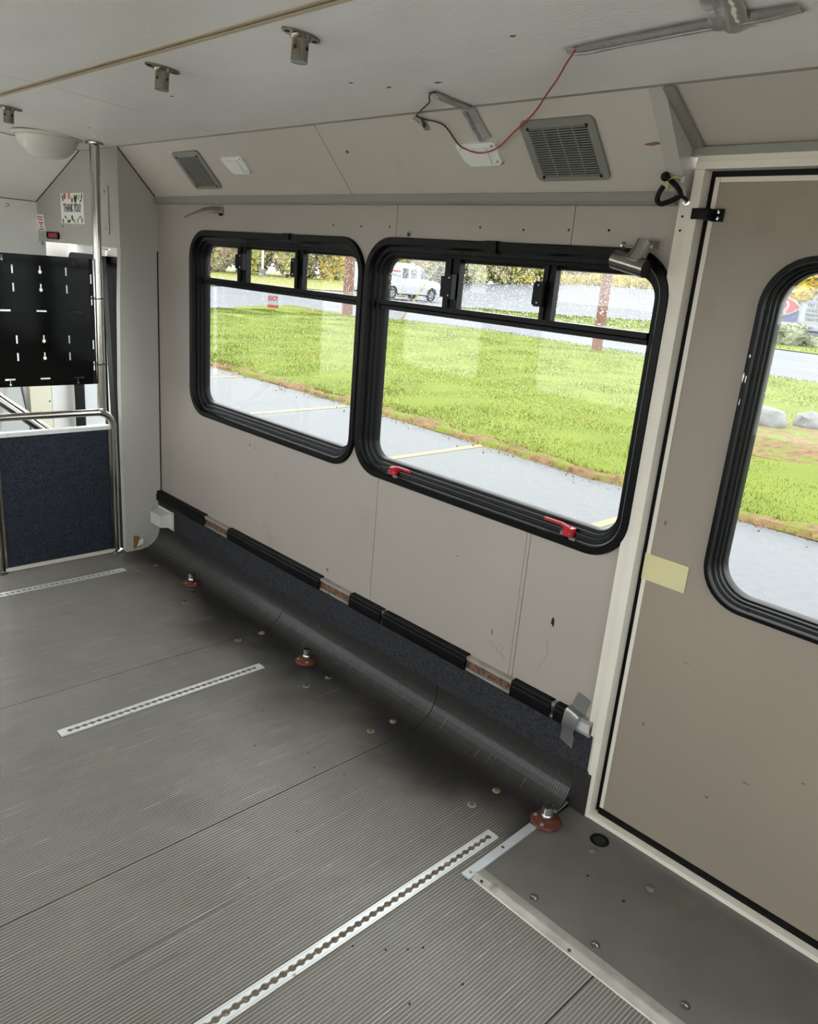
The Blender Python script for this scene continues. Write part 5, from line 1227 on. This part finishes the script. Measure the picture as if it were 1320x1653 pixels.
b = bm_new(); prism(b, [(89.3, 4.1), (98.7, 4.1), (94, 6.8)], [], XF, -38.5, -24.5); obj('roof', b, 'houseroof', hs)
for x_ in (-36, -33, -30, -27.5):
    b = bm_new(); box(b, x_ - 0.6, x_ + 0.6, 89.93, 90.0, 2.2, 3.6); obj('window', b, 'vanglass', hs)
    
# roadside message sign
sg = tag(empty('roadside_sign', (-16.05, 44.4, hgt(-16.3, 44.4)), math.radians(6)), 'roadside sign with red Q emblem, blue panel and white message board', 'sign')
G0 = hgt(-16.3, 44.4)
def sbox(name, mat, x0, x1, z0, z1, y0, y1):
    b = bm_new(); box(b, x0, x1, y0, y1, z0 - G0, z1 - G0); return obj(name, b, mat, sg, local=True)
sbox('blue_panel', 'signblue', -2.6, -0.14, 0.42, 1.46, 0.0, 0.14)
mb = sbox('message_board', 'signwhite', -0.12, 2.35, 0.46, 1.50, -0.02, 0.14)
b = bm_new(); prism(b, [(-0.15, 0.43), (2.38, 0.43), (2.38, 1.53), (-0.15, 1.53)], [[(-0.10, 0.48), (2.33, 0.48), (2.33, 1.48), (-0.10, 1.48)]], lambda u, v, w: (u, w, v - G0), -0.05, 0.14); obj('board_frame', b, 'hub', sg, local=True)
sbox('name_strip', 'signwhite', -2.6, 2.35, 0.10, 0.40, -0.02, 0.14)
sbox('base_band', 'signblue', -2.4, 2.35, -0.02, 0.10, 0.0, 0.12)
sbox('sign_base', 'concrete', -2.3, 2.2, -0.40, -0.02, 0.0, 0.12)
b = bm_new()
lensp = [(-1.35 + 1.12 * math.cos(a) * (1 if abs(math.cos(a)) < 0.95 else 1.06), 1.22 + 0.46 * math.sin(a) * (1 - 0.25 * abs(math.cos(a)) ** 3)) for a in [2 * math.pi * i / 36 for i in range(36)]]
prism(b, [(-1.35 + (u + 1.35) * 1.09, 1.22 + (v - 1.22) * 1.14) for u, v in lensp], [], lambda u, v, w: (u, w, v - G0), -0.06, 0.0); obj('emblem_border', b, 'signwhite', sg, local=True)
b = bm_new(); prism(b, lensp, [], lambda u, v, w: (u, w, v - G0), -0.09, -0.061); obj('emblem', b, 'signred', sg, local=True)
b = bm_new(); prism(b, [(-1.5 + 1.05 * math.cos(math.radians(a)), 1.32 + 0.62 * math.sin(math.radians(a))) for a in range(25, 120, 8)] + [(-1.5 + 1.02 * math.cos(math.radians(a)), 1.32 + 0.53 * math.sin(math.radians(a))) for a in range(113, 24, -8)], [], lambda u, v, w: (u, w, v - G0), -0.08, -0.061); obj('emblem_swoosh', b, 'signorange', sg, local=True)
RX = Matrix.Rotation(math.radians(90), 4, 'X')
text_mesh('emblem_letters', 'DQ', 0.80, 'signwhite', sg, Matrix.Translation((-1.28, -0.095, 1.20 - G0)) @ RX, sx=0.95, bold=0.02, shear=0.15, ext=0.005)
for k, s_ in enumerate(('TRY OUR', 'HOLIDAY', 'SEASONAL', 'TREATS')):
    text_mesh('message_line', s_, 0.235, 'signink', sg, Matrix.Translation((0.20, -0.03, 1.345 - k * 0.235 - G0)) @ RX, align='LEFT', sx=0.86, bold=0.007, ext=0.004)
text_mesh('name_letters', 'Queen', 0.30, 'signblue', sg, Matrix.Translation((0.32, -0.03, 0.26 - G0)) @ RX, sx=0.95, shear=0.35, ext=0.004)
